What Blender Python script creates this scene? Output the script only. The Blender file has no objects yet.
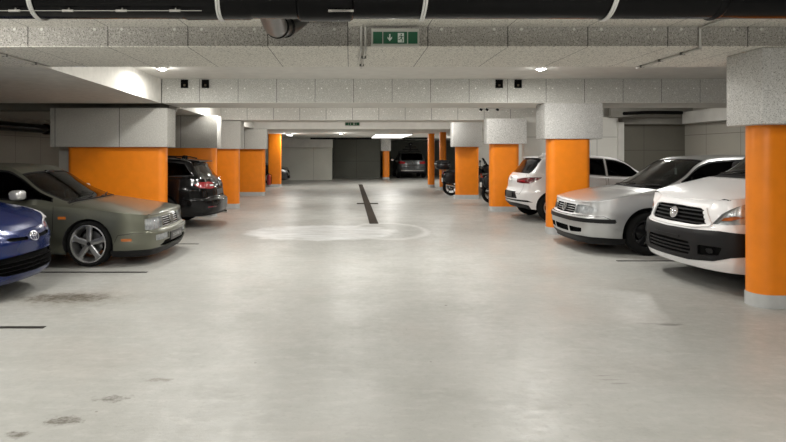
import bpy, bmesh, math, random
from mathutils import Vector, Matrix
from bisect import bisect_right
random.seed(7)
PI = math.pi
SC = bpy.context.scene
COL = SC.collection
F, H, VX, VY = 560.0, 1.5, 350.0, 154.0        # focal length in pixels, eye height, vanishing point

# ------------------------------------------------------------------ materials
def new_mat(name):
    m = bpy.data.materials.new(name); m.use_nodes = True
    nt = m.node_tree
    return m, nt, nt.nodes['Principled BSDF']

def setp(b, **kw):
    names = dict(color='Base Color', rough='Roughness', metal='Metallic', coat='Coat Weight', coat_rough='Coat Roughness',
                 ior='IOR', spec='Specular IOR Level', emit='Emission Color', emits='Emission Strength', alpha='Alpha')
    for k, v in kw.items():
        if k in ('color', 'emit') and len(v) == 3: v = (*v, 1)
        b.inputs[names[k]].default_value = v

def plain(name, color, rough=.5, metal=0., coat=0., noise=0.0, nscale=40, bump=0.0, **kw):
    m, nt, b = new_mat(name)
    setp(b, color=color, rough=rough, metal=metal, coat=coat, coat_rough=.05, **kw)
    if noise or bump:
        tc = nt.nodes.new('ShaderNodeTexCoord'); n = nt.nodes.new('ShaderNodeTexNoise')
        n.inputs['Scale'].default_value = nscale; n.inputs['Detail'].default_value = 6
        nt.links.new(tc.outputs['Object'], n.inputs['Vector'])
        if noise:
            r = nt.nodes.new('ShaderNodeValToRGB')
            r.color_ramp.elements[0].position = .3; r.color_ramp.elements[1].position = .7
            r.color_ramp.elements[0].color = (*[c * (1 - noise) for c in color], 1)
            r.color_ramp.elements[1].color = (*[min(1, c * (1 + noise)) for c in color], 1)
            nt.links.new(n.outputs['Fac'], r.inputs['Fac']); nt.links.new(r.outputs['Color'], b.inputs['Base Color'])
        if bump:
            bp = nt.nodes.new('ShaderNodeBump'); bp.inputs['Strength'].default_value = bump; bp.inputs['Distance'].default_value = .01
            nt.links.new(n.outputs['Fac'], bp.inputs['Height']); nt.links.new(bp.outputs['Normal'], b.inputs['Normal'])
    return m

def paint(name, color, metal=.0, rough=.35, coatw=.6):
    m, nt, b = new_mat(name)
    setp(b, color=color, rough=rough, metal=metal, coat=coatw, coat_rough=.04)
    if metal > .2:      # metallic flake
        tc = nt.nodes.new('ShaderNodeTexCoord'); n = nt.nodes.new('ShaderNodeTexNoise')
        n.inputs['Scale'].default_value = 900; n.inputs['Detail'].default_value = 1
        r = nt.nodes.new('ShaderNodeMapRange'); r.inputs['To Min'].default_value = rough - .08; r.inputs['To Max'].default_value = rough + .08
        nt.links.new(tc.outputs['Object'], n.inputs['Vector']); nt.links.new(n.outputs['Fac'], r.inputs['Value'])
        nt.links.new(r.outputs['Result'], b.inputs['Roughness'])
    return m

def glass_mat(name, tint, ior=1.5):
    m = bpy.data.materials.new(name); m.use_nodes = True; nt = m.node_tree; nt.nodes.clear()
    o = nt.nodes.new('ShaderNodeOutputMaterial'); mx = nt.nodes.new('ShaderNodeMixShader')
    t = nt.nodes.new('ShaderNodeBsdfTransparent'); g = nt.nodes.new('ShaderNodeBsdfGlossy'); fr = nt.nodes.new('ShaderNodeFresnel')
    t.inputs['Color'].default_value = (*tint, 1); g.inputs['Roughness'].default_value = .02; g.inputs['Color'].default_value = (.9, .9, .9, 1)
    fr.inputs['IOR'].default_value = ior
    nt.links.new(fr.outputs[0], mx.inputs[0]); nt.links.new(t.outputs[0], mx.inputs[1]); nt.links.new(g.outputs[0], mx.inputs[2])
    nt.links.new(mx.outputs[0], o.inputs['Surface'])
    return m

def emitter(name, color, strength):
    m, nt, b = new_mat(name)
    setp(b, color=(.8, .8, .8), emit=color, emits=strength)
    return m

def math_node(nt, op, a, b=None, c=None):
    n = nt.nodes.new('ShaderNodeMath'); n.operation = op
    for i, v in enumerate((a, b, c)):
        if v is None: continue
        if isinstance(v, (int, float)): n.inputs[i].default_value = v
        else: nt.links.new(v, n.inputs[i])
    return n.outputs[0]

def mixc(nt, fac, a, b):
    n = nt.nodes.new('ShaderNodeMix'); n.data_type = 'RGBA'
    for sock, v in ((n.inputs[0], fac), (n.inputs[6], a), (n.inputs[7], b)):
        if isinstance(v, (int, float)): sock.default_value = v
        elif isinstance(v, tuple): sock.default_value = (*v, 1)
        else: nt.links.new(v, sock)
    return n.outputs[2]

def aggregate(name, base, dark, light, width=0.73, offset=0.0, axis='X', scale=95, seam=.006, dots=None):
    """pressed wood wool / aggregate acoustic panels with thin seams every `width` metres"""
    m, nt, b = new_mat(name); setp(b, rough=.9, spec=.2)
    tc = nt.nodes.new('ShaderNodeTexCoord')
    def noise(s, d=3, rg=.6):
        n = nt.nodes.new('ShaderNodeTexNoise'); n.inputs['Scale'].default_value = s; n.inputs['Detail'].default_value = d
        n.inputs['Roughness'].default_value = rg
        nt.links.new(tc.outputs['Object'], n.inputs['Vector']); return n.outputs['Fac']
    n1 = noise(scale); n2 = noise(scale * .55, 2); n3 = noise(1.3, 3)
    def ramp(v, lo, hi):
        r = nt.nodes.new('ShaderNodeMapRange'); r.inputs['From Min'].default_value = lo; r.inputs['From Max'].default_value = hi
        nt.links.new(v, r.inputs['Value']); return r.outputs['Result']
    c = mixc(nt, ramp(n1, .52, .64), base, dark)
    c = mixc(nt, ramp(n2, .57, .67), c, light)
    c = mixc(nt, math_node(nt, 'MULTIPLY', ramp(n3, .35, .7), .22), c, tuple(x * .75 for x in base))
    sep = nt.nodes.new('ShaderNodeSeparateXYZ'); nt.links.new(tc.outputs['Object'], sep.inputs[0])
    if width:
        q = math_node(nt, 'DIVIDE', math_node(nt, 'SUBTRACT', sep.outputs[axis], offset), width)
        fr = math_node(nt, 'ABSOLUTE', math_node(nt, 'SUBTRACT', math_node(nt, 'FRACT', math_node(nt, 'ADD', q, .5)), .5))
        c = mixc(nt, math_node(nt, 'LESS_THAN', fr, seam / width), c, tuple(x * .35 for x in dark))
        if dots is not None:     # small white fixing plugs, two to a panel
            z0, col = dots
            fx = math_node(nt, 'ABSOLUTE', math_node(nt, 'SUBTRACT', math_node(nt, 'ABSOLUTE', math_node(nt, 'SUBTRACT', math_node(nt, 'FRACT', q), .5)), .33))
            dx = math_node(nt, 'MULTIPLY', fx, width)
            dz = math_node(nt, 'SUBTRACT', sep.outputs['Z'], z0)
            d = math_node(nt, 'SQRT', math_node(nt, 'ADD', math_node(nt, 'MULTIPLY', dx, dx), math_node(nt, 'MULTIPLY', dz, dz)))
            c = mixc(nt, math_node(nt, 'LESS_THAN', d, .0135), c, col)
    nt.links.new(c, b.inputs['Base Color'])
    bp = nt.nodes.new('ShaderNodeBump'); bp.inputs['Strength'].default_value = .35; bp.inputs['Distance'].default_value = .01
    nt.links.new(n1, bp.inputs['Height']); nt.links.new(bp.outputs['Normal'], b.inputs['Normal'])
    return m

# ------------------------------------------------------------------ mesh helpers
def link(name, bm, mat, parent=None, smooth=None, normals=None):
    me = bpy.data.meshes.new(name); bm.to_mesh(me); bm.free()
    mats = mat if isinstance(mat, (list, tuple)) else [mat]
    for x in mats: me.materials.append(x)
    if smooth is not None:
        me.shade_smooth()
        if smooth < 180: me.set_sharp_from_angle(angle=math.radians(smooth))
    o = bpy.data.objects.new(name, me); COL.objects.link(o)
    if parent: o.parent = parent
    return o

def empty(name, loc=(0, 0, 0), rz=0.0):
    o = bpy.data.objects.new(name, None); COL.objects.link(o)
    o.location = loc; o.rotation_euler = (0, 0, rz); o.empty_display_size = .2
    return o

def tag(o, label, cat, group=None, kind=None):
    o['label'] = label; o['category'] = cat
    if group: o['group'] = group
    if kind: o['kind'] = kind
    return o

def struct(name, bm, mat, smooth=None):
    o = link(name, bm, mat, None, smooth); o['kind'] = 'structure'; return o

def box(bm, x0, x1, y0, y1, z0, z1, bevel=0.0, seg=2, mi=0):
    vs = [bm.verts.new(p) for p in ((x0, y0, z0), (x1, y0, z0), (x1, y1, z0), (x0, y1, z0), (x0, y0, z1), (x1, y0, z1), (x1, y1, z1), (x0, y1, z1))]
    fs = [bm.faces.new([vs[i] for i in q]) for q in ((3, 2, 1, 0), (4, 5, 6, 7), (0, 1, 5, 4), (1, 2, 6, 5), (2, 3, 7, 6), (3, 0, 4, 7))]
    for f in fs: f.material_index = mi
    if bevel:
        es = {e for f in fs for e in f.edges}
        bmesh.ops.bevel(bm, geom=list(es), offset=bevel, segments=seg, profile=.5, affect='EDGES')
    return fs

def boxbm(*a, **k):
    bm = bmesh.new(); box(bm, *a, **k); return bm

def tube(bm, pts, r, n=10, cap=True, radii=None):
    pts = [Vector(p) for p in pts]; rings = []
    up = Vector((0, 0, 1)); prev = None
    for i, p in enumerate(pts):
        if i == 0: d = pts[1] - p
        elif i == len(pts) - 1: d = p - pts[i - 1]
        else: d = (pts[i + 1] - p).normalized() + (p - pts[i - 1]).normalized()
        d.normalize()
        if prev is None:
            a = up if abs(d.dot(up)) < .9 else Vector((1, 0, 0))
            x = d.cross(a).normalized()
        else:
            x = (prev - d * prev.dot(d)).normalized()
        prev = x; y = d.cross(x)
        rr = radii[i] if radii else r
        rings.append([bm.verts.new(p + (x * math.cos(2 * PI * k / n) + y * math.sin(2 * PI * k / n)) * rr) for k in range(n)])
    for a, b in zip(rings, rings[1:]):
        for k in range(n): bm.faces.new((a[k], a[(k + 1) % n], b[(k + 1) % n], b[k]))
    if cap:
        bm.faces.new(list(reversed(rings[0]))); bm.faces.new(rings[-1])

def lathe(bm, prof, axis='z', n=32, c=(0, 0, 0), mi=0):
    """prof: list of (radius, height along the axis)"""
    c = Vector(c); rings = []
    for r, h in prof:
        ring = []
        if r < 1e-6:
            p = {'z': (0, 0, h), 'y': (0, h, 0), 'x': (h, 0, 0)}[axis]
            ring = [bm.verts.new(c + Vector(p))] * n
        else:
            for k in range(n):
                a, b_ = r * math.cos(2 * PI * k / n), r * math.sin(2 * PI * k / n)
                p = {'z': (a, b_, h), 'y': (b_, h, a), 'x': (h, a, b_)}[axis]
                ring.append(bm.verts.new(c + Vector(p)))
        rings.append(ring)
    for a, b in zip(rings, rings[1:]):
        for k in range(n):
            q = []
            for v in (a[k], a[(k + 1) % n], b[(k + 1) % n], b[k]):
                if v not in q: q.append(v)
            if len(q) > 2:
                f = bm.faces.new(q); f.material_index = mi

def ellipsoid(bm, c, r, e=1.0, nu=20, nv=12, rot=None):
    """superellipsoid, e<1 boxier"""
    def pw(v): return math.copysign(abs(v) ** e, v)
    c = Vector(c); rows = []
    for j in range(nv + 1):
        ph = -PI / 2 + PI * j / nv; row = []
        for i in range(nu):
            th = 2 * PI * i / nu
            p = Vector((r[0] * pw(math.cos(ph)) * pw(math.cos(th)), r[1] * pw(math.cos(ph)) * pw(math.sin(th)), r[2] * pw(math.sin(ph))))
            if rot: p = rot @ p
            row.append(bm.verts.new(c + p))
            if j in (0, nv): row = row * nu; break
        rows.append(row)
    for a, b in zip(rows, rows[1:]):
        for k in range(nu):
            q = []
            for v in (a[k], a[(k + 1) % nu], b[(k + 1) % nu], b[k]):
                if v not in q: q.append(v)
            if len(q) > 2: bm.faces.new(q)

def prism(bm, poly, d0, d1, frame=None):
    """poly (a,b) extruded from d0 to d1; frame maps (a,b,d)->xyz"""
    fr = frame or (lambda a, b, d: (a, d, b))
    lo = [bm.verts.new(fr(a, b, d0)) for a, b in poly]; hi = [bm.verts.new(fr(a, b, d1)) for a, b in poly]
    n = len(poly); fs = [bm.faces.new(lo), bm.faces.new(list(reversed(hi)))]
    for i in range(n): fs.append(bm.faces.new((lo[(i + 1) % n], lo[i], hi[i], hi[(i + 1) % n])))
    bmesh.ops.recalc_face_normals(bm, faces=fs)

# ------------------------------------------------------------------ 1-D curves
class PC:
    """monotone cubic interpolation"""
    def __init__(s, pts):
        pts = sorted(pts); s.x = [p[0] for p in pts]; s.y = [p[1] for p in pts]; n = len(pts)
        d = [(s.y[i + 1] - s.y[i]) / max(1e-9, s.x[i + 1] - s.x[i]) for i in range(n - 1)]
        m = [0.0] * n
        if n == 1: s.m = m; return
        m[0], m[-1] = d[0], d[-1]
        for i in range(1, n - 1):
            if d[i - 1] * d[i] > 0:
                h0, h1 = s.x[i] - s.x[i - 1], s.x[i + 1] - s.x[i]
                w1, w2 = 2 * h1 + h0, h1 + 2 * h0
                m[i] = (w1 + w2) / (w1 / d[i - 1] + w2 / d[i])
        s.m = m
    def __call__(s, t):
        x, y, m = s.x, s.y, s.m
        if len(x) == 1 or t <= x[0]: return y[0]
        if t >= x[-1]: return y[-1]
        i = bisect_right(x, t) - 1; h = x[i + 1] - x[i]; q = (t - x[i]) / h
        return ((2 * q ** 3 - 3 * q * q + 1) * y[i] + (q ** 3 - 2 * q * q + q) * h * m[i]
                + (-2 * q ** 3 + 3 * q * q) * y[i + 1] + (q ** 3 - q * q) * h * m[i + 1])

def sm(t):
    t = max(0., min(1., t)); return t * t * (3 - 2 * t)

def lerp(a, b, t): return a + (b - a) * t
# ------------------------------------------------------------------ car body builder
class Outline:
    def __init__(s, pts):
        P = [Vector(p) for p in pts]
        ext = [Vector((p.x, -p.y)) for p in reversed(P[1:3])] + P + [Vector((p.x, -p.y)) for p in reversed(P[-3:-1])]
        t = [0.0]
        for a, b in zip(ext, ext[1:]): t.append(t[-1] + (b - a).length)
        t0 = t[2]; s.t = [x - t0 for x in t]; s.p = ext; n = len(ext)
        s.m = []
        for i in range(n):
            a, b = max(0, i - 1), min(n - 1, i + 1)
            if 0 < i < n - 1:
                h0, h1 = s.t[i] - s.t[i - 1], s.t[i + 1] - s.t[i]
                d0, d1 = (ext[i] - ext[i - 1]) / h0, (ext[i + 1] - ext[i]) / h1
                s.m.append((d0 * h1 + d1 * h0) / (h0 + h1))
            else: s.m.append((ext[b] - ext[a]) / (s.t[b] - s.t[a]))
        s.U = s.t[n - 3]
        s.um = None
    def __call__(s, u):
        i = max(0, min(len(s.t) - 2, bisect_right(s.t, u) - 1)); h = s.t[i + 1] - s.t[i]; q = (u - s.t[i]) / h
        return ((2 * q ** 3 - 3 * q * q + 1) * s.p[i] + (q ** 3 - 2 * q * q + q) * h * s.m[i]
                + (-2 * q ** 3 + 3 * q * q) * s.p[i + 1] + (q ** 3 - q * q) * h * s.m[i + 1])
    def normal(s, u):
        d = s(u + .004) - s(u - .004)
        n = Vector((-d.y, d.x)); n.normalize(); return n     # outward for +y half

class Car:
    def __init__(s, name, L, plan, zbot, belt, pf, ps, pr, roof, tum=.3, shoulder=.045, sf=.14, sr=.10, crown=.0,
                 wheels=(.87, 3.4), wr=.31, arch=.36, archz=None, wy=None, wwid=.2, x1=.35, x2=.75):
        s.name = name; s.L = L; s.o = Outline(plan); s.U = s.o.U
        s.W = max(p[1] for p in plan)
        s.x_cache = {}
        s.x1, s.x2 = L * x1, L * x2
        s.zbf = PC(zbot); s.pf, s.ps, s.pr = PC(pf), PC(ps), PC(pr)
        s.belt = PC([(s.key(k, a), z) for k, a, z in belt])
        s.roof = PC(roof); s.tum, s.sh, s.sf, s.sr, s.crown = tum, shoulder, sf, sr, crown
        s.wheels, s.wr, s.arch = wheels, wr, arch; s.archz = archz or wr
        s.wy = wy or s.W - .02; s.wwid = wwid
        s.feats = []; s.bc = {}
        a, b = s.bound(0), s.bound(s.U); s.bx0, s.bx1 = a.x, b.x
    # inverse of the outline
    def _bis(s, f, lo, hi):
        for _ in range(40):
            m = (lo + hi) / 2
            if f(m) < 0: lo = m
            else: hi = m
        return (lo + hi) / 2
    def mid(s):
        if s.o.um is None:
            s.o.um = s._bis(lambda u: s.o(u).x - s.L / 2, 0, s.U)
        return s.o.um
    def Fu(s, y): return s._bis(lambda u: s.o(u).y - y, -.2, s.mid()) if y > 0 else -.05
    def Su(s, x): return s._bis(lambda u: s.o(u).x - x, 0, s.U)
    def Ru(s, y): return s._bis(lambda u: y - s.o(u).y, s.mid(), s.U + .2) if y > 0 else s.U + .05
    def key(s, k, a): return {'f': s.Fu, 's': s.Su, 'r': s.Ru}[k](a) if not (k == 'f' and a == 0) and not (k == 'r' and a == 0) else (0.0 if k == 'f' else s.U)
    def disp(s, u, z, n):
        return max(0, -n.x) ** 2 * s.pf(z) + n.y ** 2 * s.ps(z) + max(0, n.x) ** 2 * s.pr(z)
    def zrange(s, u):
        return s.zbf(s.o(u).x), s.belt(u)
    def PL(s, u, v):
        o = s.o(u); n = s.o.normal(u); a = s.zbf(o.x); b = s.belt(u); z = a + (b - a) * v
        d = s.disp(u, z, n)
        return Vector((o.x + n.x * d, o.y + n.y * d, z))
    def bound(s, u):
        k = round(u, 5)
        if k not in s.bc: s.bc[k] = s.PL(u, 1.0)
        return s.bc[k]
    def sect(s, u):
        B = s.bound(u)
        q = B.x - s.bx0; w = 1 - sm((B.x - s.x1) / (.18 * s.L))
        qr = s.bx1 - B.x; wr_ = 1 - sm((s.x2 - B.x) / (.18 * s.L))
        wr_ = sm((B.x - s.x2) / (.12 * s.L)) if B.x < s.bx1 else 1
        xc = B.x - s.sf * (1 - math.exp(-q / (1.35 * s.sf))) * w + s.sr * (1 - math.exp(-qr / (1.35 * s.sr))) * wr_
        xc = max(s.bx0, min(s.bx1, xc))
        zc = s.roof(xc); return B, xc, zc
    def PU(s, u, t):
        B, xc, zc = s.sect(u); yb, zb = max(B.y, 0), B.z; h = zc - zb; g = sm((h - .12) / .28)
        k = min(1, yb / .5)
        def mix(a, b): return (lerp(a[0], b[0], g), lerp(a[1], b[1], g))
        R = mix((yb * .86, zb + .72 * h), (yb - (s.sh + .02 + s.tum * h) * k, zc - .055 - s.crown))
        S = mix((yb * .965, zb + .34 * h), (yb - s.sh * k, zb + .018))
        M = mix((yb * .92, zb + .56 * h), ((R[0] + S[0]) / 2 + .012, (R[1] + S[1]) / 2))
        R2 = mix((yb * .72, zb + .86 * h), (R[0] - .075 * k, zc - .022 - s.crown * .6))
        Q = mix((yb * .38, zb + .965 * h), (R[0] * .5, zc - .006 - s.crown * .2))
        C = (0.0, zc)
        pts = [(2 * yb - S[0], 2 * zb - S[1]), (yb, zb), S, M, R, R2, Q, C, (-Q[0], Q[1])]
        i = min(5, int(t)); f = t - i
        p0, p1, p2, p3 = pts[i], pts[i + 1], pts[i + 2], pts[i + 3]
        def cr(a, b, c, d): return .5 * (2 * b + (c - a) * f + (2 * a - 5 * b + 4 * c - d) * f * f + (3 * b - a - 3 * c + d) * f ** 3)
        y = cr(p0[0], p1[0], p2[0], p3[0]); z = cr(p0[1], p1[1], p2[1], p3[1])
        if t >= 6: y, z = 0.0, zc
        r = (y / yb) ** 2 if yb > 1e-4 else 0
        return Vector((xc + (B.x - xc) * min(1, r), y, z))
    def P(s, ch, u, v): return s.PL(u, v) if ch == 'L' else s.PU(u, v)
    def N(s, ch, u, v):
        e = .005; ev = .012 if ch == 'L' else .04; vm = 1.0 if ch == 'L' else 6.0
        a, b = s.P(ch, max(0, u - e), v), s.P(ch, min(s.U, u + e), v)
        c, d = s.P(ch, u, max(0, v - ev)), s.P(ch, u, min(vm, v + ev))
        if ch == 'U' and v >= 6 - 1e-6: d = Vector((c.x, -c.y, c.z))
        if u < 1e-6: a = Vector((b.x, -b.y, b.z))
        if u > s.U - 1e-6: b = Vector((a.x, -a.y, a.z))
        n = -(b - a).cross(d - c)
        if n.length < 1e-9: return Vector((-.2 if u < s.U / 2 else .2, 0, 1)).normalized()
        return n.normalized()
    # ------------------------------------------------ features
    def feat(s, ch, name, poly, mat, d=0.0, side='one', cover=None, rnd=0.0, label=None, drop=False, extra=None, fs=0.0):
        """poly in (u, z) for chart L [z in metres] or (u, s) for chart U"""
        if rnd: poly = rounded(poly, rnd)
        s.feats.append(dict(ch=ch, name=name, poly=poly, mat=mat, d=d, side=side, cover=cover, label=label, drop=drop, fs=fs))
    def circle(s, x, z, r, n=28):
        return [(s.Su(x + r * math.cos(2 * PI * k / n)), z + r * math.sin(2 * PI * k / n)) for k in range(n)]
    def to_uv(s, ch, poly):
        if ch == 'U': return [Vector((u, v)) for u, v in poly]
        def f(u, z):
            uu = max(0, min(s.U, u)); a, b = s.zrange(uu); return Vector((u, (z - a) / (b - a)))
        out = []
        n = len(poly)
        for i in range(n):
            (u0, z0), (u1, z1) = poly[i], poly[(i + 1) % n]
            def rec(ta, tb, depth):
                A, B = f(lerp(u0, u1, ta), lerp(z0, z1, ta)), f(lerp(u0, u1, tb), lerp(z0, z1, tb)); m = (ta + tb) / 2
                M = f(lerp(u0, u1, m), lerp(z0, z1, m))
                if depth < 4 and ((M - (A + B) / 2).length > .004 or (depth < 1 and abs(u1 - u0) > .4)):
                    return rec(ta, m, depth + 1) + rec(m, tb, depth + 1)
                return [A]
            out += rec(0, 1, 0)
        return out
    def build(s, body_mat, dark, root, nu=104, nvL=20, nvU=30):
        s.root = root; lining = ([], [], [])
        for ch in 'LU':
            vm = 1.0 if ch == 'L' else 6.0; nv = nvL if ch == 'L' else nvU
            bm = bmesh.new()
            us = [s.U * i / nu for i in range(nu + 1)]
            grid = [[bm.verts.new((u, vm * j / nv, 0)) for j in range(nv + 1)] for u in us]
            for i in range(nu):
                for j in range(nv): bm.faces.new((grid[i][j], grid[i + 1][j], grid[i + 1][j + 1], grid[i][j + 1]))
            fl = [f for f in s.feats if f['ch'] == ch]
            for ft in fl:
                ft['uv'] = poly = s.to_uv(ch, ft['poly']); n = len(poly)
                lo = Vector((min(p.x for p in poly), min(p.y for p in poly))); hi = Vector((max(p.x for p in poly), max(p.y for p in poly)))
                cand = []
                for f in bm.faces:
                    xs = [v.co.x for v in f.verts]; ys = [v.co.y for v in f.verts]
                    if max(xs) > lo.x - 1e-5 and min(xs) < hi.x + 1e-5 and max(ys) > lo.y - 1e-5 and min(ys) < hi.y + 1e-5: cand.append(f)
                for i in range(n):
                    a, b = poly[i], poly[(i + 1) % n]; e = b - a
                    if e.length < 1e-6: continue
                    x0, x1 = min(a.x, b.x) - 1e-4, max(a.x, b.x) + 1e-4; y0, y1 = min(a.y, b.y) - 1e-4, max(a.y, b.y) + 1e-4
                    sub, rest = [], []
                    for f in cand:
                        if not f.is_valid: continue
                        xs = [v.co.x for v in f.verts]; ys = [v.co.y for v in f.verts]
                        (sub if max(xs) > x0 and min(xs) < x1 and max(ys) > y0 and min(ys) < y1 else rest).append(f)
                    if not sub: continue
                    geom = set(sub)
                    for f in sub: geom.update(f.edges); geom.update(f.verts)
                    r = bmesh.ops.bisect_plane(bm, geom=list(geom), dist=1e-5, plane_co=(a.x, a.y, 0), plane_no=(-e.y, e.x, 0))
                    cand = rest + [g for g in r['geom'] if isinstance(g, bmesh.types.BMFace)]
            # ownership
            owner = {}
            for f in bm.faces:
                c = Vector((0, 0)); A = 0
                vs = [v.co.xy for v in f.verts]
                for i in range(1, len(vs) - 1):
                    ar = abs((vs[i] - vs[0]).cross(vs[i + 1] - vs[0])); c += ar * (vs[0] + vs[i] + vs[i + 1]) / 3; A += ar
                c = c / A if A > 1e-12 else f.calc_center_median().xy
                w = -1
                for k, ft in enumerate(fl):
                    p = ft['uv']; ins = False; j = len(p) - 1
                    for i in range(len(p)):
                        if (p[i].y > c.y) != (p[j].y > c.y) and c.x < (p[j].x - p[i].x) * (c.y - p[i].y) / (p[j].y - p[i].y) + p[i].x: ins = not ins
                        j = i
                    if ins: w = k
                owner.setdefault(w, []).append(f)
            bm.verts.index_update()
            pn = {}
            def get(v):
                if v.index not in pn:
                    u, t = v.co.x, v.co.y; pn[v.index] = (s.P(ch, u, t), s.N(ch, u, t))
                return pn[v.index]
            def emit(faces, d, walls, out, sgn, back=None):
                V, Fc, Nn = out; mp = {}
                def vid(v):
                    if v.index not in mp:
                        p, n = get(v); q = p + n * d
                        mp[v.index] = len(V); V.append((q.x, q.y * sgn, q.z)); Nn.append((n.x, n.y * sgn, n.z))
                    return mp[v.index]
                fs = set(faces)
                for f in faces:
                    ids = [vid(v) for v in f.verts]
                    if sgn > 0: ids.reverse()
                    Fc.append(ids)
                if walls:
                    lo_ = back if back is not None else (-.006 if d > 0 else 0.0)
                    for f in faces:
                        for lp in f.loops:
                            e = lp.edge
                            if any(g in fs for g in e.link_faces if g is not f): continue
                            a, b = lp.vert, lp.link_loop_next.vert
                            if (a.co.x < 1e-5 and b.co.x < 1e-5) or (a.co.x > s.U - 1e-5 and b.co.x > s.U - 1e-5): continue
                            if ch == 'U' and a.co.y > 6 - 1e-5 and b.co.y > 6 - 1e-5: continue
                            (pa, na), (pb, nb) = get(a), get(b)
                            q = [pa + na * d, pb + nb * d, pb + nb * lo_, pa + na * lo_]
                            wn = (q[1] - q[0]).cross(na)
                            wn = wn.normalized() if wn.length > 1e-9 else na
                            if d <= lo_: wn = -wn
                            base = len(V)
                            for x in q: V.append((x.x, x.y * sgn, x.z)); Nn.append((wn.x, wn.y * sgn, wn.z))
                            ids = [base, base + 3, base + 2, base + 1]
                            if sgn < 0: ids.reverse()
                            Fc.append(ids)
            def obj_from(out, name, mat, parent):
                V, Fc, Nn = out
                if not Fc: return None
                me = bpy.data.meshes.new(name); me.from_pydata(V, [], Fc); me.materials.append(mat)
                me.shade_smooth(); me.normals_split_custom_set_from_vertices(Nn)
                o = bpy.data.objects.new(name, me); COL.objects.link(o); o.parent = parent; return o
            body = owner.get(-1, [])
            if ch == 'L': s.bodyout = ([], [], [])
            for sg in (1, -1):
                emit(body, 0.0, False, s.bodyout, sg)
                allf = [f for k, fs in owner.items() for f in fs if not (k >= 0 and (fl[k]['drop'] or fl[k]['name'] in ('windshield', 'side_window', 'rear_window', 'quarter_window')))
                        and (ch == 'U' or min(v.co.y for v in f.verts) > .45)]
                allf = [f for f in allf if s.x_in(f)]
                emit(allf, -.035, False, lining, -sg)
            if ch == 'U': obj_from(s.bodyout, 'body', body_mat, root)
            for k, ft in enumerate(fl):
                fs = owner.get(k, [])
                if not fs or ft['drop']: continue
                for group in ([(1, -1)] if ft['side'] == 'one' else [(1,), (-1,)] if ft['side'] == 'two' else [(ft['side'],)]):
                    out = ([], [], [])
                    for sg in group: emit(fs, ft['d'], abs(ft['d']) > 1e-6, out, sg)
                    o = obj_from(out, ft['name'], ft['mat'], root)
                    if ft['label'] and o: o['label'] = ft['label']
                    if ft['cover']:
                        out = ([], [], [])
                        for sg in group: emit(fs, -.002, False, out, sg)
                        obj_from(out, 'lens', ft['cover'], o)
            bm.free()
        obj_from(lining, 'interior_lining', dark, root)
        # wheel wells and the floor pan
        for xw in s.wheels:
            for sg in (1, -1):
                wm = bmesh.new(); pts = []
                for k in range(25):
                    a = -.35 + (PI + .7) * k / 24
                    x, z = xw + s.arch * math.cos(a), s.archz + s.arch * math.sin(a)
                    u = s.Su(x); lo, hi = s.zrange(u); p = s.PL(u, (max(z, lo) - lo) / (hi - lo)); pts.append((p, Vector((p.x, s.W - .34, p.z))))
                r0 = [wm.verts.new((p.x, (p.y + .002) * sg, p.z)) for p, q in pts]; r1 = [wm.verts.new((q.x, q.y * sg, q.z)) for p, q in pts]
                for a in range(24): wm.faces.new((r0[a], r0[a + 1], r1[a + 1], r1[a]))
                wm.faces.new(r1); link('wheel_arch_liner', wm, dark, root)
        ub = bmesh.new(); ring = []
        for k in range(61):
            u = s.U * k / 60; p = s.PL(u, 0.04); y = p.y
            ring.append((p.x, y, p.z + .0))
        for sec in range(60):
            a, b = ring[sec], ring[sec + 1]
            wa = min([abs((a[0] + b[0]) / 2 - xw) for xw in s.wheels])
            ya, yb = a[1] - .012, b[1] - .012
            if wa < s.arch * .98: ya, yb = min(ya, s.W - .34), min(yb, s.W - .34)
            if ya <= 0 and yb <= 0: continue
            ya, yb = max(ya, 0.001), max(yb, 0.001)
            if abs(a[0] - b[0]) < 1e-4: continue
            ub.faces.new([ub.verts.new(p) for p in ((a[0], ya, a[2]), (b[0], yb, b[2]), (b[0], -yb, b[2]), (a[0], -ya, a[2]))])
        link('underbody', ub, dark, root)
    def x_in(s, f):
        u = sum(v.co.x for v in f.verts) / len(f.verts); x = s.bound(u).x
        return s.cab[0] < x < s.cab[1]
    def at(s, ch, u, v, off=0.0, side=1):
        """frame on the surface: position, normal"""
        uu = max(0, min(s.U, u))
        if ch == 'L': lo, hi = s.zrange(uu); v = (v - lo) / (hi - lo)
        p, n = s.P(ch, uu, v), s.N(ch, uu, v)
        if uu < 1e-6 or uu > s.U - 1e-6: n.y = 0; n.normalize()
        p = p + n * off
        return Vector((p.x, p.y * side, p.z)), Vector((n.x, n.y * side, n.z))

def rounded(poly, r, n=3):
    out = []
    m = len(poly)
    for i in range(m):
        p = Vector(poly[i]); a = Vector(poly[i - 1]) - p; b = Vector(poly[(i + 1) % m]) - p
        rr = min(r, a.length * .45, b.length * .45)
        A, B = p + a.normalized() * rr, p + b.normalized() * rr
        for k in range(n + 1):
            t = k / n; out.append(tuple((1 - t) ** 2 * A + 2 * t * (1 - t) * p + t * t * B))
    return out

def surf_frame(p, n):
    """matrix whose z is the normal and y is up the surface"""
    z = n.normalized(); up = Vector((0, 0, 1)); x = up.cross(z)
    x = x.normalized() if x.length > 1e-4 else Vector((0, 1, 0)); y = z.cross(x)
    m = Matrix((x, y, z)).transposed().to_4x4(); m.translation = p; return m

def put(bm, m):
    bmesh.ops.transform(bm, matrix=m, verts=bm.verts); return bm

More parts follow.
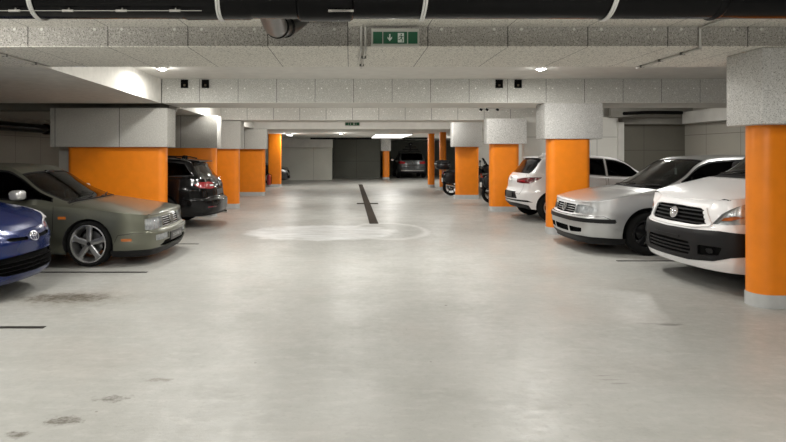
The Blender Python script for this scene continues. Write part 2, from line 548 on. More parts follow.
# ------------------------------------------------------------------ wheels
def wheel(root, x, y, r, wid, rim_r, rim_mat, tyre_mat, dark, spokes=5, style='star', cap_mat=None, steer=0.0, emblem=None):
    sg = 1 if y > 0 else -1
    base = empty('wheel', (x, y - sg * wid / 2, r), steer); base.parent = root
    bm = bmesh.new(); w = wid / 2; R0 = rim_r
    lathe(bm, [(R0 - .008, -w * .8), (R0 + .005, -w * .9), (R0 + .03, -w), (r - .03, -w), (r - .008, -w * .82), (r, -w * .6), (r, w * .6), (r - .008, w * .82), (r - .03, w), (R0 + .03, w), (R0 + .005, w * .9), (R0 - .008, w * .8), (R0 - .012, 0), (R0 - .008, -w * .8)], 'y', 48)
    bmesh.ops.recalc_face_normals(bm, faces=bm.faces[:])
    link('tyre', bm, tyre_mat, base, 40)
    o = w * .86                      # outer face
    bm = bmesh.new()
    def L(prof): lathe(bm, [(a, sg * b) for a, b in prof], 'y', 48)
    L([(R0 - .006, o * .7), (R0 + .004, o), (R0 - .012, o + .004), (R0 - .022, o - .012), (R0 - .03, o - .05), (R0 - .04, -w * .7)])
    hub = R0 * .2; yo = o - .022
    L([(0, yo), (hub * .75, yo), (hub, yo - .012), (hub, yo - .06)])
    for k in range(spokes):
        a0 = 2 * PI * k / spokes + PI / 2
        def ring(rad, half, yy):
            return [(rad, -half, yy), (rad, half, yy)]
        if style == 'star':   secs = [(hub * .7, hub * .62, yo), (R0 * .45, R0 * .135, yo + .002), (R0 * .75, R0 * .13, yo - .004), (R0 * .95, R0 * .24, yo - .002)]
        elif style == 'slim': secs = [(hub * .7, hub * .4, yo), (R0 * .5, R0 * .08, yo), (R0 * .95, R0 * .12, yo - .004)]
        else:                 secs = [(hub * .7, hub * .55, yo), (R0 * .5, R0 * .17, yo), (R0 * .96, R0 * .25, yo - .006)]
        rows = []
        for rad, hf, yy in secs:
            row = []
            for t, dd in ((-hf, -.03), (-hf, 0), (-hf * .55, .007), (hf * .55, .007), (hf, 0), (hf, -.03)):
                px, pz = rad * math.cos(a0) - t * math.sin(a0), rad * math.sin(a0) + t * math.cos(a0)
                row.append(bm.verts.new((px, sg * (yy + dd), pz)))
            rows.append(row)
        for A, B in zip(rows, rows[1:]):
            for i in range(5): bm.faces.new((A[i], A[i + 1], B[i + 1], B[i]))
    bmesh.ops.recalc_face_normals(bm, faces=bm.faces[:])
    link('rim', bm, rim_mat, base, 35)
    bm = bmesh.new(); lathe(bm, [(0, sg * (yo + .014)), (hub * .42, sg * (yo + .012)), (hub * .5, sg * (yo + .002)), (hub * .5, sg * (yo - .01))], 'y', 24)
    bmesh.ops.recalc_face_normals(bm, faces=bm.faces[:])
    link('hub_cap', bm, cap_mat or rim_mat, base, 40)
    bm = bmesh.new(); lathe(bm, [(0, sg * -.02), (R0 * .62, sg * -.02), (R0 * .62, sg * -.035), (0, sg * -.035)], 'y', 32)
    bmesh.ops.recalc_face_normals(bm, faces=bm.faces[:])
    link('brake_disc', bm, M['brake'], base, 30)
    return base

def seat(root, x, y, z, mat, wid=.5):
    bm = bmesh.new()
    box(bm, x - .26, x + .26, y - wid / 2, y + wid / 2, z, z + .16, .05)
    c = bmesh.new(); box(c, -.07, .07, -wid / 2, wid / 2, 0, .58, .05)
    put(c, Matrix.Translation((x + .27, y, z + .12)) @ Matrix.Rotation(.32, 4, 'Y'))
    tmp = bpy.data.meshes.new('t'); c.to_mesh(tmp); c.free(); bm.from_mesh(tmp); bpy.data.meshes.remove(tmp)
    o = link('car_seat', bm, mat, root, 40)
    bm = bmesh.new(); ellipsoid(bm, (x + .48, y, z + .78), (.05, .13, .095), .6)
    tube(bm, [(x + .455, y - .05, z + .64), (x + .47, y - .05, z + .73)], .007, 6); tube(bm, [(x + .455, y + .05, z + .64), (x + .47, y + .05, z + .73)], .007, 6)
    link('headrest', bm, mat, o, 60)

def interior(root, car, xd, zd, xs, zs, mat, rows=2, rx=.85):
    bm = bmesh.new(); w = car.W - .16
    prism(bm, [(xd - .42, zd - .03), (xd, zd), (xd + .06, zd - .07), (xd + .02, zd - .3), (xd - .42, zd - .35)], -w, w)
    link('dashboard', bm, mat, root)
    bm = bmesh.new(); st = Matrix.Translation((xd + .2, -.36, zd - .06)) @ Matrix.Rotation(-1.15, 4, 'Y')
    n = 24; pts = [st @ Vector((.18 * math.cos(2 * PI * k / n), .18 * math.sin(2 * PI * k / n), 0)) for k in range(n + 1)]
    tube(bm, pts, .014, 8, cap=False)
    tube(bm, [st @ Vector((-.17, 0, 0)), st @ Vector((0, 0, -.03)), st @ Vector((.17, 0, 0))], .015, 6)
    tube(bm, [st @ Vector((0, 0, -.03)), (xd, -.36, zd - .14)], .03, 8)
    link('steering_wheel', bm, mat, root, 60)
    for i in range(rows):
        for y in (-.36, .36): seat(root, xs + rx * i, y, zs, mat, .5)

def wing_mirror(root, p, side, mat, dark, w=.2, h=.14, dpt=.11, tilt=0.0, name='wing_mirror'):
    """p = foot on the door; the housing sits outboard"""
    x, y, z = p
    bm = bmesh.new(); c = (x, side * (y + .06 + w / 2), z + .03)
    ellipsoid(bm, c, (dpt / 2, w / 2, h / 2), .55, rot=Matrix.Rotation(tilt, 3, 'X'))
    o = link(name, bm, mat, root, 60)
    bm = bmesh.new(); tube(bm, [(x, side * (y - .04), z - .02), (x, side * (y + .03), z - .01), (x, side * (y + .09), z + .01)], .025, 8, radii=[.035, .028, .022]); link('mirror_foot', bm, dark, o, 60)
    bm = bmesh.new(); ellipsoid(bm, (c[0] + dpt * .42, c[1], c[2]), (.012, w * .43, h * .4), .5); link('mirror_glass', bm, M['chrome'], o, 60)
    return o

def ring_mesh(bm, r, t, n=32, sx=1, sy=1, zoff=0.0):
    tube(bm, [(r * sx * math.cos(2 * PI * k / n), r * sy * math.sin(2 * PI * k / n), zoff) for k in range(n + 1)], t, 6, cap=False)

def badge(root, car, ch, u, v, r, kind, mat, back=None, side=1):
    p, n = car.at(ch, u, v, .008, side); m = surf_frame(p, n)
    bm = bmesh.new()
    if kind == 'roundel_vw':
        ring_mesh(bm, r, r * .09)
        for seq in ([(-.42, .78), (-.02, .1), (.02, .1), (.42, .78)], [(-.86, .32), (-.42, -.72), (0, .02), (.42, -.72), (.86, .32)]):
            tube(bm, [(a * r, b * r, .002) for a, b in seq], r * .09, 6)
    elif kind == 'ovals':
        ring_mesh(bm, r, r * .075, sx=1.3, sy=.88); ring_mesh(bm, r, r * .06, sx=.36, sy=.84)
        tube(bm, [(r * .9 * math.cos(2 * PI * k / 24), r * (.32 + .36 * math.sin(2 * PI * k / 24)), .001) for k in range(25)], r * .06, 6, cap=False)
        for v_ in bm.verts: pass
    elif kind == 'disc':
        ring_mesh(bm, r, r * .12)
        for i, xx in enumerate((-.5, -.18, .16, .5)):
            tube(bm, [(xx * r, -.38 * r, .004), (xx * r, .38 * r, .004)], r * .06, 6)
    elif kind == 's':
        tube(bm, [(a * r, b * r, .003) for a, b in ((.8, .75), (-.3, .75), (-.75, .35), (-.6, .08), (.6, -.08), (.75, -.35), (.3, -.75), (-.8, -.75))], r * .14, 6)
    put(bm, m); o = link('badge', bm, mat, root, 60)
    if back:
        bm = bmesh.new(); lathe(bm, [(0, .002), (r, 0), (r * 1.02, -.01)], 'z', 28); put(bm, m); link('badge_backing', bm, back, o, 50)
    return o

def wipers(root, car, xk, mat):
    bm = bmesh.new()
    for y0, y1 in ((.62, .05), (-.02, -.6)):
        pts = []
        for k in range(7):
            t = k / 6; y = lerp(y0, y1, t); side = 1 if y >= 0 else -1
            # on the glass just above the cowl: search s for |y|
            u = car.Su(xk + .10 * t); lo, hi = 3.2, 6.0
            for _ in range(24):
                mm = (lo + hi) / 2
                if car.PU(u, mm).y > abs(y): lo = mm
                else: hi = mm
            p, n = car.P('U', u, lo), car.N('U', u, lo); p = p + n * .015; pts.append((p.x, p.y * side, p.z))
        tube(bm, pts, .008, 6)
    link('wiper', bm, mat, root, 60)
# ------------------------------------------------------------------ car materials
M = {}
M['tyre'] = plain('tyre_rubber', (.009, .009, .009), .85, spec=.2)
M['black'] = plain('black_plastic', (.007, .007, .008), .5, spec=.28)
M['matte_black'] = plain('matte_black', (.003, .003, .003), .9, spec=.1)
M['lining'] = plain('car_lining', (.022, .022, .024), .85)
M['seat'] = plain('seat_cloth', (.03, .03, .034), .9)
M['chrome'] = plain('chrome', (.8, .8, .8), .12, 1.0)
M['brake'] = plain('brake_steel', (.22, .22, .22), .4, 1.0)
M['alloy'] = plain('alloy_silver', (.62, .62, .62), .28, .9)
M['black_rim'] = plain('black_rim', (.006, .006, .007), .28, spec=.35)
M['glass'] = glass_mat('tinted_window', (.26, .31, .30))
M['dark_glass'] = glass_mat('privacy_glass', (.06, .06, .065), 1.13)
M['black_glass'] = plain('blackened_glass', (.004, .004, .005), .12, spec=.08)
M['clear'] = glass_mat('clear_lens', (.93, .95, .96), 1.35)
M['lamp'] = plain('lamp_reflector', (.90, .91, .93), .22, .35, noise=.4, nscale=22)
M['red_lamp'] = plain('red_lamp', (.33, .008, .014), .15, coat=1)
M['red_dark'] = plain('dark_red_lamp', (.12, .005, .012), .15, coat=1)
M['orange_lamp'] = plain('orange_lamp', (.50, .14, .02), .25, coat=1)
M['silver_shell'] = paint('silver_mirror_shell', (.6, .6, .6), .5, .3)
M['plate'] = plain('plate_white', (.75, .75, .72), .45)
M['plate_dark'] = plain('plate_black', (.03, .03, .03), .4)
M['headliner'] = plain('gap_black', (.004, .004, .004), .9)
M['gap'] = M['headliner']

def inset(poly, d, sy=1.0):
    P = [Vector((a, b * sy)) for a, b in poly]; n = len(P)
    A = sum(P[i].cross(P[(i + 1) % n]) for i in range(n)); s = 1 if A > 0 else -1; out = []
    for i in range(n):
        a, b, c = P[i - 1], P[i], P[(i + 1) % n]
        e0, e1 = (b - a).normalized(), (c - b).normalized()
        n0, n1 = Vector((-e0.y, e0.x)) * s, Vector((-e1.y, e1.x)) * s
        k = 1 + n0.dot(n1); q = b + (n0 + n1) * (d / max(k, .3)); out.append((q.x, q.y / sy))
    return out

def panel(c, ch, name, poly, mat, side='one', g=.006, rnd=0.0):
    sy = 1.0 if ch == 'L' else .12
    if rnd: poly = rounded(poly, rnd)
    c.feat(ch, 'panel_gap', poly, M['gap'], -.012, side)
    c.feat(ch, name, inset(poly, g, sy), mat, 0.0, side)

def arches(c):
    for x in c.wheels: c.feat('L', 'arch', c.circle(x, c.archz, c.arch), None, drop=True)

def glasshouse(c, xs, xh, side_list, rear=None, ws=3.4, mat=None, rmat=None, wm=None):
    """windshield from cowl xs to header xh (side coordinate); side_list: (x0, x1, s0, s1, skew) ; rear: (x0, x1)"""
    S = c.Su; mat = mat or M['glass']
    p = [(S(xs), ws), (S(xh), ws + .12), (S(xh), 6.2), (S(xs), 6.2)]
    c.feat('U', 'windshield_seal', [(S(xs - .02), ws - .2), (S(xh + .025), ws - .1), (S(xh + .025), 6.3), (S(xs - .02), 6.3)], M['black'], .003)
    c.feat('U', 'windshield', p, wm or mat, -.002)
    for poly, nm in side_list:
        q = [(S(x), s_) for x, s_ in poly]
        c.feat('U', 'window_seal', inset(q, -.018, .14), M['black'], .003, 'two')
        c.feat('U', nm, q, mat, -.004, 'two')
    if rear:
        x0, x1, s0 = rear
        c.feat('U', 'rear_window', [(S(x0), s0), (S(x1), s0), (S(x1), 6.2), (S(x0), 6.2)], rmat or mat, -.002)

def four_wheels(root, c, rim_r, rim_mat, wid=.2, spokes=5, style='star', cap=None, steer=0, y=None):
    for i, x in enumerate(c.wheels):
        for sg in (1, -1):
            wheel(root, x, sg * (y or c.W - .012), c.wr, wid, rim_r, rim_mat, M['tyre'], M['black'], spokes, style, cap, steer if i == 0 else 0)

# ------------------------------------------------------------------ the silver hatchback
def silver_hatchback(root):
    body = paint('silver_paint', (.54, .545, .55), .85, .34, .5)
    c = Car('hatch', 4.15,
        plan=[(0, 0), (.012, .3), (.055, .56), (.14, .71), (.34, .815), (.9, .862), (2.1, .868), (3.2, .86), (3.75, .82), (4.0, .72), (4.11, .45), (4.15, 0)],
        zbot=[(0, .15), (.5, .15), (1.3, .17), (2.9, .19), (3.6, .24), (4.15, .26)],
        belt=[('f', 0, .745), ('f', .35, .75), ('f', .6, .765), ('s', .25, .79), ('s', .6, .86), ('s', 1.0, .915), ('s', 1.5, .945), ('s', 2.5, .97), ('s', 3.5, 1.0), ('s', 3.9, 1.0), ('r', 0, .99)],
        pf=[(.18, -.09), (.27, -.03), (.38, -.004), (.50, 0), (.55, -.005), (.575, -.045), (.65, -.065), (.75, -.10)],
        ps=[(.18, -.08), (.26, -.035), (.42, -.004), (.55, 0), (.7, -.006), (.85, -.018), (1.0, -.06)],
        pr=[(.2, -.10), (.3, -.02), (.5, 0), (.58, -.005), (.62, -.05), (.8, -.07), (1.0, -.14)],
        roof=[(.08, .745), (.16, .80), (.4, .865), (.8, .945), (1.14, .995), (1.3, 1.09), (1.6, 1.27), (1.84, 1.405), (2.05, 1.465), (2.6, 1.49), (3.2, 1.46), (3.62, 1.39), (3.72, 1.34), (3.95, 1.03), (4.03, .99)],
        tum=.30, wheels=(.98, 3.46), wr=.32, arch=.39, archz=.32, x1=.36, x2=.78)
    c.cab = (1.35, 3.7)
    F_, S, R_ = c.Fu, c.Su, c.Ru
    arches(c)
    # bumper, strip, intakes
    c.feat('L', 'bumper_gap', [(-.1, .555), (S(.33), .575), (S(.50), .5), (S(.50), .49), (S(.33), .568), (-.1, .549)], M['gap'], -.006)
    c.feat('L', 'bumper_strip', [(-.1, .475), (S(.48), .475), (S(.49), .505), (S(.48), .535), (-.1, .535)], M['black'], .012)
    c.feat('L', 'air_intake', [(-.1, .29), (F_(.25), .295), (F_(.26), .385), (-.1, .385)], M['matte_black'], -.05, rnd=.02)
    c.feat('L', 'air_intake', [(F_(.30), .295), (F_(.60), .32), (F_(.61), .385), (F_(.30), .385)], M['matte_black'], -.05, 'two', rnd=.02)
    c.feat('L', 'front_spoiler', [(-.1, .1), (S(.65), .1), (S(.65), .245), (F_(.6), .262), (-.1, .245)], M['black'], .006)
    c.feat('L', 'grille', [(-.1, .575), (F_(.345), .585), (F_(.375), .63), (F_(.36), .715), (-.1, .715)], M['matte_black'], -.035)
    for k in range(3):
        z = .612 + .036 * k
        c.feat('L', 'grille_slat', [(-.1, z - .006), (F_(.352), z - .004), (F_(.352), z + .007), (-.1, z + .007)], M['lamp'], -.012)
    c.feat('L', 'headlight', [(F_(.385), .59), (F_(.60), .595), (S(.17), .615), (S(.275), .665), (S(.20), .71), (F_(.60), .73), (F_(.385), .72)], M['lamp'], -.035, 'two', cover=M['clear'], rnd=.035)
    c.feat('L', 'tail_light', [(R_(.58), .72), (S(3.84), .74), (S(3.84), .93), (R_(.6), .95)], M['red_lamp'], .004, 'two', rnd=.02)
    c.feat('L', 'number_plate', [(-.1, .40), (F_(.001), .40), (F_(.001), .405), (-.1, .405)], M['plate_dark'], .006)
    c.feats.pop()
    panel(c, 'L', 'door', [(S(1.42), .27), (S(1.36), .6), (S(1.40), 1.3), (S(2.62), 1.3), (S(2.66), .6), (S(2.55), .27)], body, 'two')
    c.feat('L', 'side_strip', [(S(1.45), .47), (S(2.58), .47), (S(2.58), .53), (S(1.45), .53)], M['black'], .012, 'two')
    c.feat('L', 'rear_bumper_strip', [(S(3.85), .47), (c.U + .1, .47), (c.U + .1, .53), (S(3.85), .53)], M['black'], .012)
    c.feat('L', 'indicator', [(S(1.2), .62), (S(1.27), .62), (S(1.27), .645), (S(1.2), .645)], M['orange_lamp'], .005, 'two')
    panel(c, 'U', 'hood', [(-.1, -.2), (F_(.6), -.2), (S(.30), 1.0), (S(.8), 1.15), (S(1.17), 1.5), (S(1.19), 6.3), (-.1, 6.3)], body)
    c.feat('U', 'cowl', [(S(1.20), 1.7), (S(1.275), 2.6), (S(1.275), 6.3), (S(1.20), 6.3)], M['black'], -.006)
    glasshouse(c, 1.28, 1.92, mat=M['dark_glass'], wm=M['glass'], side_list=[([(1.52, 1.35), (2.55, 1.3), (2.55, 2.75), (1.75, 2.75), (1.56, 2.6)], 'side_window'),
                              ([(2.63, 1.3), (3.35, 1.35), (3.2, 2.7), (2.63, 2.75)], 'quarter_window')], rear=(3.70, 3.92, 3.4))
    c.build(body, M['lining'], root)
    four_wheels(root, c, .21, M['black_rim'], .2, 5, 'fat', M['alloy'], steer=-.12)
    wing_mirror(root, (1.66, .80, 1.0), 1, body, M['black'], .19, .13, .12)
    wing_mirror(root, (1.66, .80, 1.0), -1, body, M['black'], .19, .13, .12)
    interior(root, c, 1.55, .95, 2.0, .30, M['seat'], 2, .85)
    badge(root, c, 'L', 0, .655, .064, 'roundel_vw', M['chrome'], M['black'])
    wipers(root, c, 1.26, M['black'])
    # small hanging freshener and sticker behind the windshield
    bm = bmesh.new(); box(bm, 1.86, 1.865, -.03, .03, 1.17, 1.27, .002); tube(bm, [(1.86, 0, 1.27), (1.86, 0, 1.38)], .002, 4)
    link('mirror_pendant', bm, M['plate'], root)
    bm = bmesh.new(); box(bm, 1.84, 1.88, -.10, .10, 1.36, 1.41, .01); link('rear_view_mirror', bm, M['black'], root, 40)
    return c

# ------------------------------------------------------------------ the green sedan
def green_sedan(root):
    body = paint('sage_green_paint', (.172, .176, .138), .8, .34, .55)
    c = Car('sedan', 4.35,
        plan=[(0, 0), (.012, .34), (.045, .6), (.10, .73), (.26, .815), (.9, .845), (2.1, .85), (3.3, .84), (3.9, .81), (4.2, .74), (4.32, .45), (4.35, 0)],
        zbot=[(0, .135), (.5, .135), (1.3, .16), (2.9, .16), (3.6, .2), (4.35, .24)],
        belt=[('f', 0, .655), ('f', .35, .66), ('f', .62, .67), ('s', .22, .69), ('s', .6, .735), ('s', 1.0, .775), ('s', 1.6, .82), ('s', 2.6, .85), ('s', 3.6, .875), ('s', 4.1, .87), ('r', 0, .86)],
        pf=[(.13, -.08), (.22, -.03), (.30, -.002), (.42, 0), (.445, -.006), (.46, -.055), (.56, -.07), (.66, -.10)],
        ps=[(.13, -.08), (.22, -.03), (.34, -.004), (.45, 0), (.6, -.004), (.75, -.016), (.9, -.055)],
        pr=[(.15, -.10), (.3, -.01), (.45, 0), (.47, -.05), (.85, -.10)],
        roof=[(.07, .655), (.13, .685), (.4, .745), (.8, .82), (1.16, .885), (1.3, .95), (1.6, 1.11), (1.88, 1.26), (2.08, 1.345), (2.6, 1.37), (3.1, 1.34), (3.4, 1.22), (3.75, .97), (3.95, .92), (4.25, .87)],
        tum=.31, wheels=(.90, 3.36), wr=.305, arch=.335, archz=.305, x1=.36, x2=.72)
    c.cab = (1.35, 3.6)
    F_, S, R_ = c.Fu, c.Su, c.Ru
    arches(c)
    c.feat('L', 'bumper', [(-.1, .1), (S(.585), .1), (S(.56), .30), (S(.50), .425), (S(.3), .452), (-.1, .448)], M['gap'], .0)
    c.feat('L', 'bumper', [(-.1, .1), (S(.578), .1), (S(.553), .30), (S(.493), .419), (S(.3), .445), (-.1, .441)], body, .012)
    c.feat('L', 'front_lip', [(-.1, .1), (S(.60), .1), (S(.6), .22), (F_(.62), .228), (-.1, .215)], M['black'], .016)
    c.feat('L', 'air_intake', [(-.1, .225), (F_(.40), .225), (F_(.56), .25), (F_(.44), .305), (-.1, .305)], M['matte_black'], -.03)
    c.feat('L', 'number_plate', [(-.1, .285), (F_(.26), .285), (F_(.26), .395), (-.1, .395)], M['plate_dark'], .026)
    c.feat('L', 'plate_legend', [(-.1, .318), (F_(.19), .318), (F_(.19), .362), (-.1, .362)], plain('plate_grey', (.22, .22, .22), .5, noise=.9, nscale=28), .0275)
    c.feat('L', 'front_indicator', [(F_(.31), .325), (F_(.66), .325), (F_(.67), .405), (F_(.31), .405)], M['lamp'], -.012, 'two', cover=M['clear'], rnd=.01)
    c.feat('L', 'side_marker', [(S(.32), .345), (S(.45), .345), (S(.45), .38), (S(.32), .38)], M['orange_lamp'], .017, 'two', rnd=.008)
    c.feat('L', 'grille', [(-.1, .475), (F_(.33), .475), (F_(.335), .625), (-.1, .625)], M['matte_black'], -.04)
    for k in range(5):
        z = .488 + .031 * k
        c.feat('L', 'grille_slat', [(-.1, z - .007), (F_(.33), z - .007), (F_(.33), z + .006), (-.1, z + .006)], M['lamp'], -.008)
    c.feat('L', 'headlight', [(F_(.355), .475), (F_(.66), .475), (S(.165), .485), (S(.17), .63), (F_(.66), .635), (F_(.355), .63)], M['lamp'], -.04, 'two', cover=M['clear'], rnd=.012)
    c.feat('L', 'tail_light', [(R_(.5), .60), (S(4.05), .60), (S(4.05), .80), (R_(.5), .80)], M['red_lamp'], .004, 'two', rnd=.02)
    c.feat('L', 'fender_indicator', [(S(1.19), .635), (S(1.29), .635), (S(1.29), .67), (S(1.19), .67)], M['orange_lamp'], .006, 'two', rnd=.006)
    panel(c, 'L', 'front_door', [(S(1.42), .22), (S(1.36), .5), (S(1.36), 1.3), (S(2.42), 1.3), (S(2.42), .22)], body, 'two')
    panel(c, 'L', 'rear_door', [(S(2.45), .22), (S(2.45), 1.3), (S(3.35), 1.3), (S(3.2), .8), (S(3.02), .5), (S(2.98), .22)], body, 'two')
    c.feat('L', 'side_strip', [(S(1.44), .44), (S(2.40), .44), (S(2.40), .475), (S(1.44), .475)], M['black'], .010, 'two')
    c.feat('L', 'side_strip', [(S(2.47), .44), (S(2.98), .44), (S(2.98), .475), (S(2.47), .475)], M['black'], .010, 'two')
    c.feat('L', 'door_handle', [(S(2.2), .69), (S(2.36), .69), (S(2.36), .725), (S(2.2), .725)], M['black'], .02, 'two', rnd=.008)
    panel(c, 'U', 'hood', [(-.1, -.2), (F_(.62), -.2), (S(.28), 1.0), (S(.8), 1.15), (S(1.16), 1.5), (S(1.18), 6.3), (-.1, 6.3)], body)
    c.feat('U', 'cowl', [(S(1.20), 1.9), (S(1.255), 2.6), (S(1.255), 6.3), (S(1.20), 6.3)], M['black'], -.006)
    glasshouse(c, 1.26, 1.92, mat=M['dark_glass'], wm=M['glass'], side_list=[([(1.42, 1.3), (2.38, 1.3), (2.38, 2.75), (1.72, 2.75), (1.46, 2.6)], 'side_window'),
                              ([(2.46, 1.3), (3.15, 1.35), (3.02, 2.65), (2.46, 2.75)], 'side_window')], rear=(3.30, 3.66, 3.5))
    c.build(body, M['lining'], root)
    four_wheels(root, c, .252, M['alloy'], .2, 5, 'star', M['black'], steer=-.10)
    wing_mirror(root, (1.78, .76, .93), 1, M['silver_shell'], M['black'], .2, .13, .15)
    wing_mirror(root, (1.78, .76, .93), -1, M['silver_shell'], M['black'], .2, .13, .15)
    interior(root, c, 1.5, .86, 1.95, .24, M['seat'], 2, .85)
    badge(root, c, 'L', 0, .56, .068, 'roundel_vw', M['chrome'], M['black'])
    wipers(root, c, 1.24, M['black'])
    bm = bmesh.new(); box(bm, 1.84, 1.88, -.10, .10, 1.22, 1.27, .01); link('rear_view_mirror', bm, M['black'], root, 40)
    return c

# ------------------------------------------------------------------ the blue compact
def blue_compact(root):
    body = paint('royal_blue_paint', (.002, .012, .085), .2, .22, .3)
    c = Car('compact', 3.95,
        plan=[(0, 0), (.02, .25), (.10, .5), (.24, .67), (.48, .79), (.95, .845), (2.1, .85), (3.1, .84), (3.6, .80), (3.83, .68), (3.92, .4), (3.95, 0)],
        zbot=[(0, .19), (.5, .17), (1.3, .18), (2.9, .18), (3.95, .24)],
        belt=[('f', 0, .70), ('f', .3, .715), ('f', .55, .76), ('s', .35, .82), ('s', .7, .885), ('s', 1.1, .93), ('s', 2.0, .97), ('s', 3.2, 1.02), ('s', 3.7, 1.02), ('r', 0, 1.0)],
        pf=[(.17, -.07), (.24, -.02), (.32, -.0), (.40, -.01), (.47, -.03), (.58, -.02), (.66, -.045), (.74, -.10)],
        ps=[(.17, -.07), (.28, -.03), (.42, -.004), (.58, 0), (.75, -.01), (1.0, -.06)],
        pr=[(.2, -.08), (.35, 0), (.55, 0), (.6, -.04), (1.0, -.13)],
        roof=[(.10, .70), (.2, .775), (.45, .87), (.8, .96), (1.0, 1.0), (1.2, 1.11), (1.5, 1.28), (1.8, 1.42), (2.1, 1.49), (2.6, 1.51), (3.2, 1.47), (3.5, 1.38), (3.72, 1.1), (3.82, 1.0)],
        tum=.30, wheels=(.82, 3.33), wr=.30, arch=.345, archz=.305, x1=.34, x2=.78, sf=.2)
    c.cab = (1.3, 3.5)
    F_, S, R_ = c.Fu, c.Su, c.Ru
    arches(c)
    c.feat('L', 'lower_grille', [(-.1, .265), (F_(.42), .275), (F_(.60), .33), (F_(.62), .40), (F_(.48), .455), (-.1, .465)], M['matte_black'], -.035, rnd=.03)
    for k in range(3):
        z = .31 + .045 * k
        c.feat('L', 'grille_slat', [(-.1, z - .004), (F_(.5), z - .002), (F_(.5), z + .006), (-.1, z + .006)], M['black'], -.018)
    c.feat('L', 'upper_grille', [(F_(.10), .60), (F_(.36), .612), (F_(.40), .64), (F_(.34), .648), (F_(.10), .635)], M['matte_black'], -.02, 'two', rnd=.008)
    c.feat('L', 'headlight', [(F_(.50), .63), (F_(.66), .63), (S(.45), .72), (S(.66), .84), (S(.66), 1.2), (F_(.56), 1.2), (F_(.47), .70)], M['lamp'], -.02, 'two', cover=M['clear'], rnd=.03)
    c.feat('U', 'headlight', [(F_(.56), -.3), (S(.66), -.3), (S(.74), .35), (S(.42), .5), (F_(.56), .4)], M['lamp'], -.02, 'two', cover=M['clear'])
    c.feat('L', 'headlight_indicator', [(S(.34), .70), (S(.50), .76), (S(.54), .82), (S(.38), .77)], M['red_dark'], -.004, 'two')
    c.feat('L', 'fog_lamp', [(F_(.64), .36), (F_(.74), .36), (F_(.74), .42), (F_(.64), .42)], M['lamp'], -.01, 'two', rnd=.02)
    c.feat('L', 'tail_light', [(R_(.55), .75), (S(3.5), .75), (S(3.6), 1.1), (R_(.6), 1.1)], M['red_lamp'], .004, 'two', rnd=.02)
    panel(c, 'L', 'front_door', [(S(1.30), .25), (S(1.26), .5), (S(1.3), 1.3), (S(2.35), 1.3), (S(2.35), .25)], body, 'two')
    panel(c, 'U', 'hood', [(-.1, -.2), (F_(.5), -.2), (S(.42), .9), (S(.8), 1.15), (S(1.03), 1.5), (S(1.05), 6.3), (-.1, 6.3)], body)
    c.feat('U', 'cowl', [(S(1.07), 1.9), (S(1.13), 2.6), (S(1.13), 6.3), (S(1.07), 6.3)], M['black'], -.006)
    glasshouse(c, 1.14, 1.82, [([(1.42, 1.35), (2.3, 1.3), (2.3, 2.75), (1.65, 2.75), (1.46, 2.6)], 'side_window'),
                              ([(2.38, 1.3), (3.1, 1.35), (3.0, 2.65), (2.38, 2.75)], 'side_window')], (3.45, 3.7, 3.5))
    c.build(body, M['lining'], root)
    four_wheels(root, c, .2, M['alloy'], .18, 5, 'star', M['alloy'])
    wing_mirror(root, (1.45, .79, 1.0), 1, body, M['black'])
    wing_mirror(root, (1.45, .79, 1.0), -1, body, M['black'])
    interior(root, c, 1.4, .97, 1.85, .3, M['seat'], 2, .8)
    badge(root, c, 'L', 0, .625, .058, 'ovals', M['chrome'])
    return c

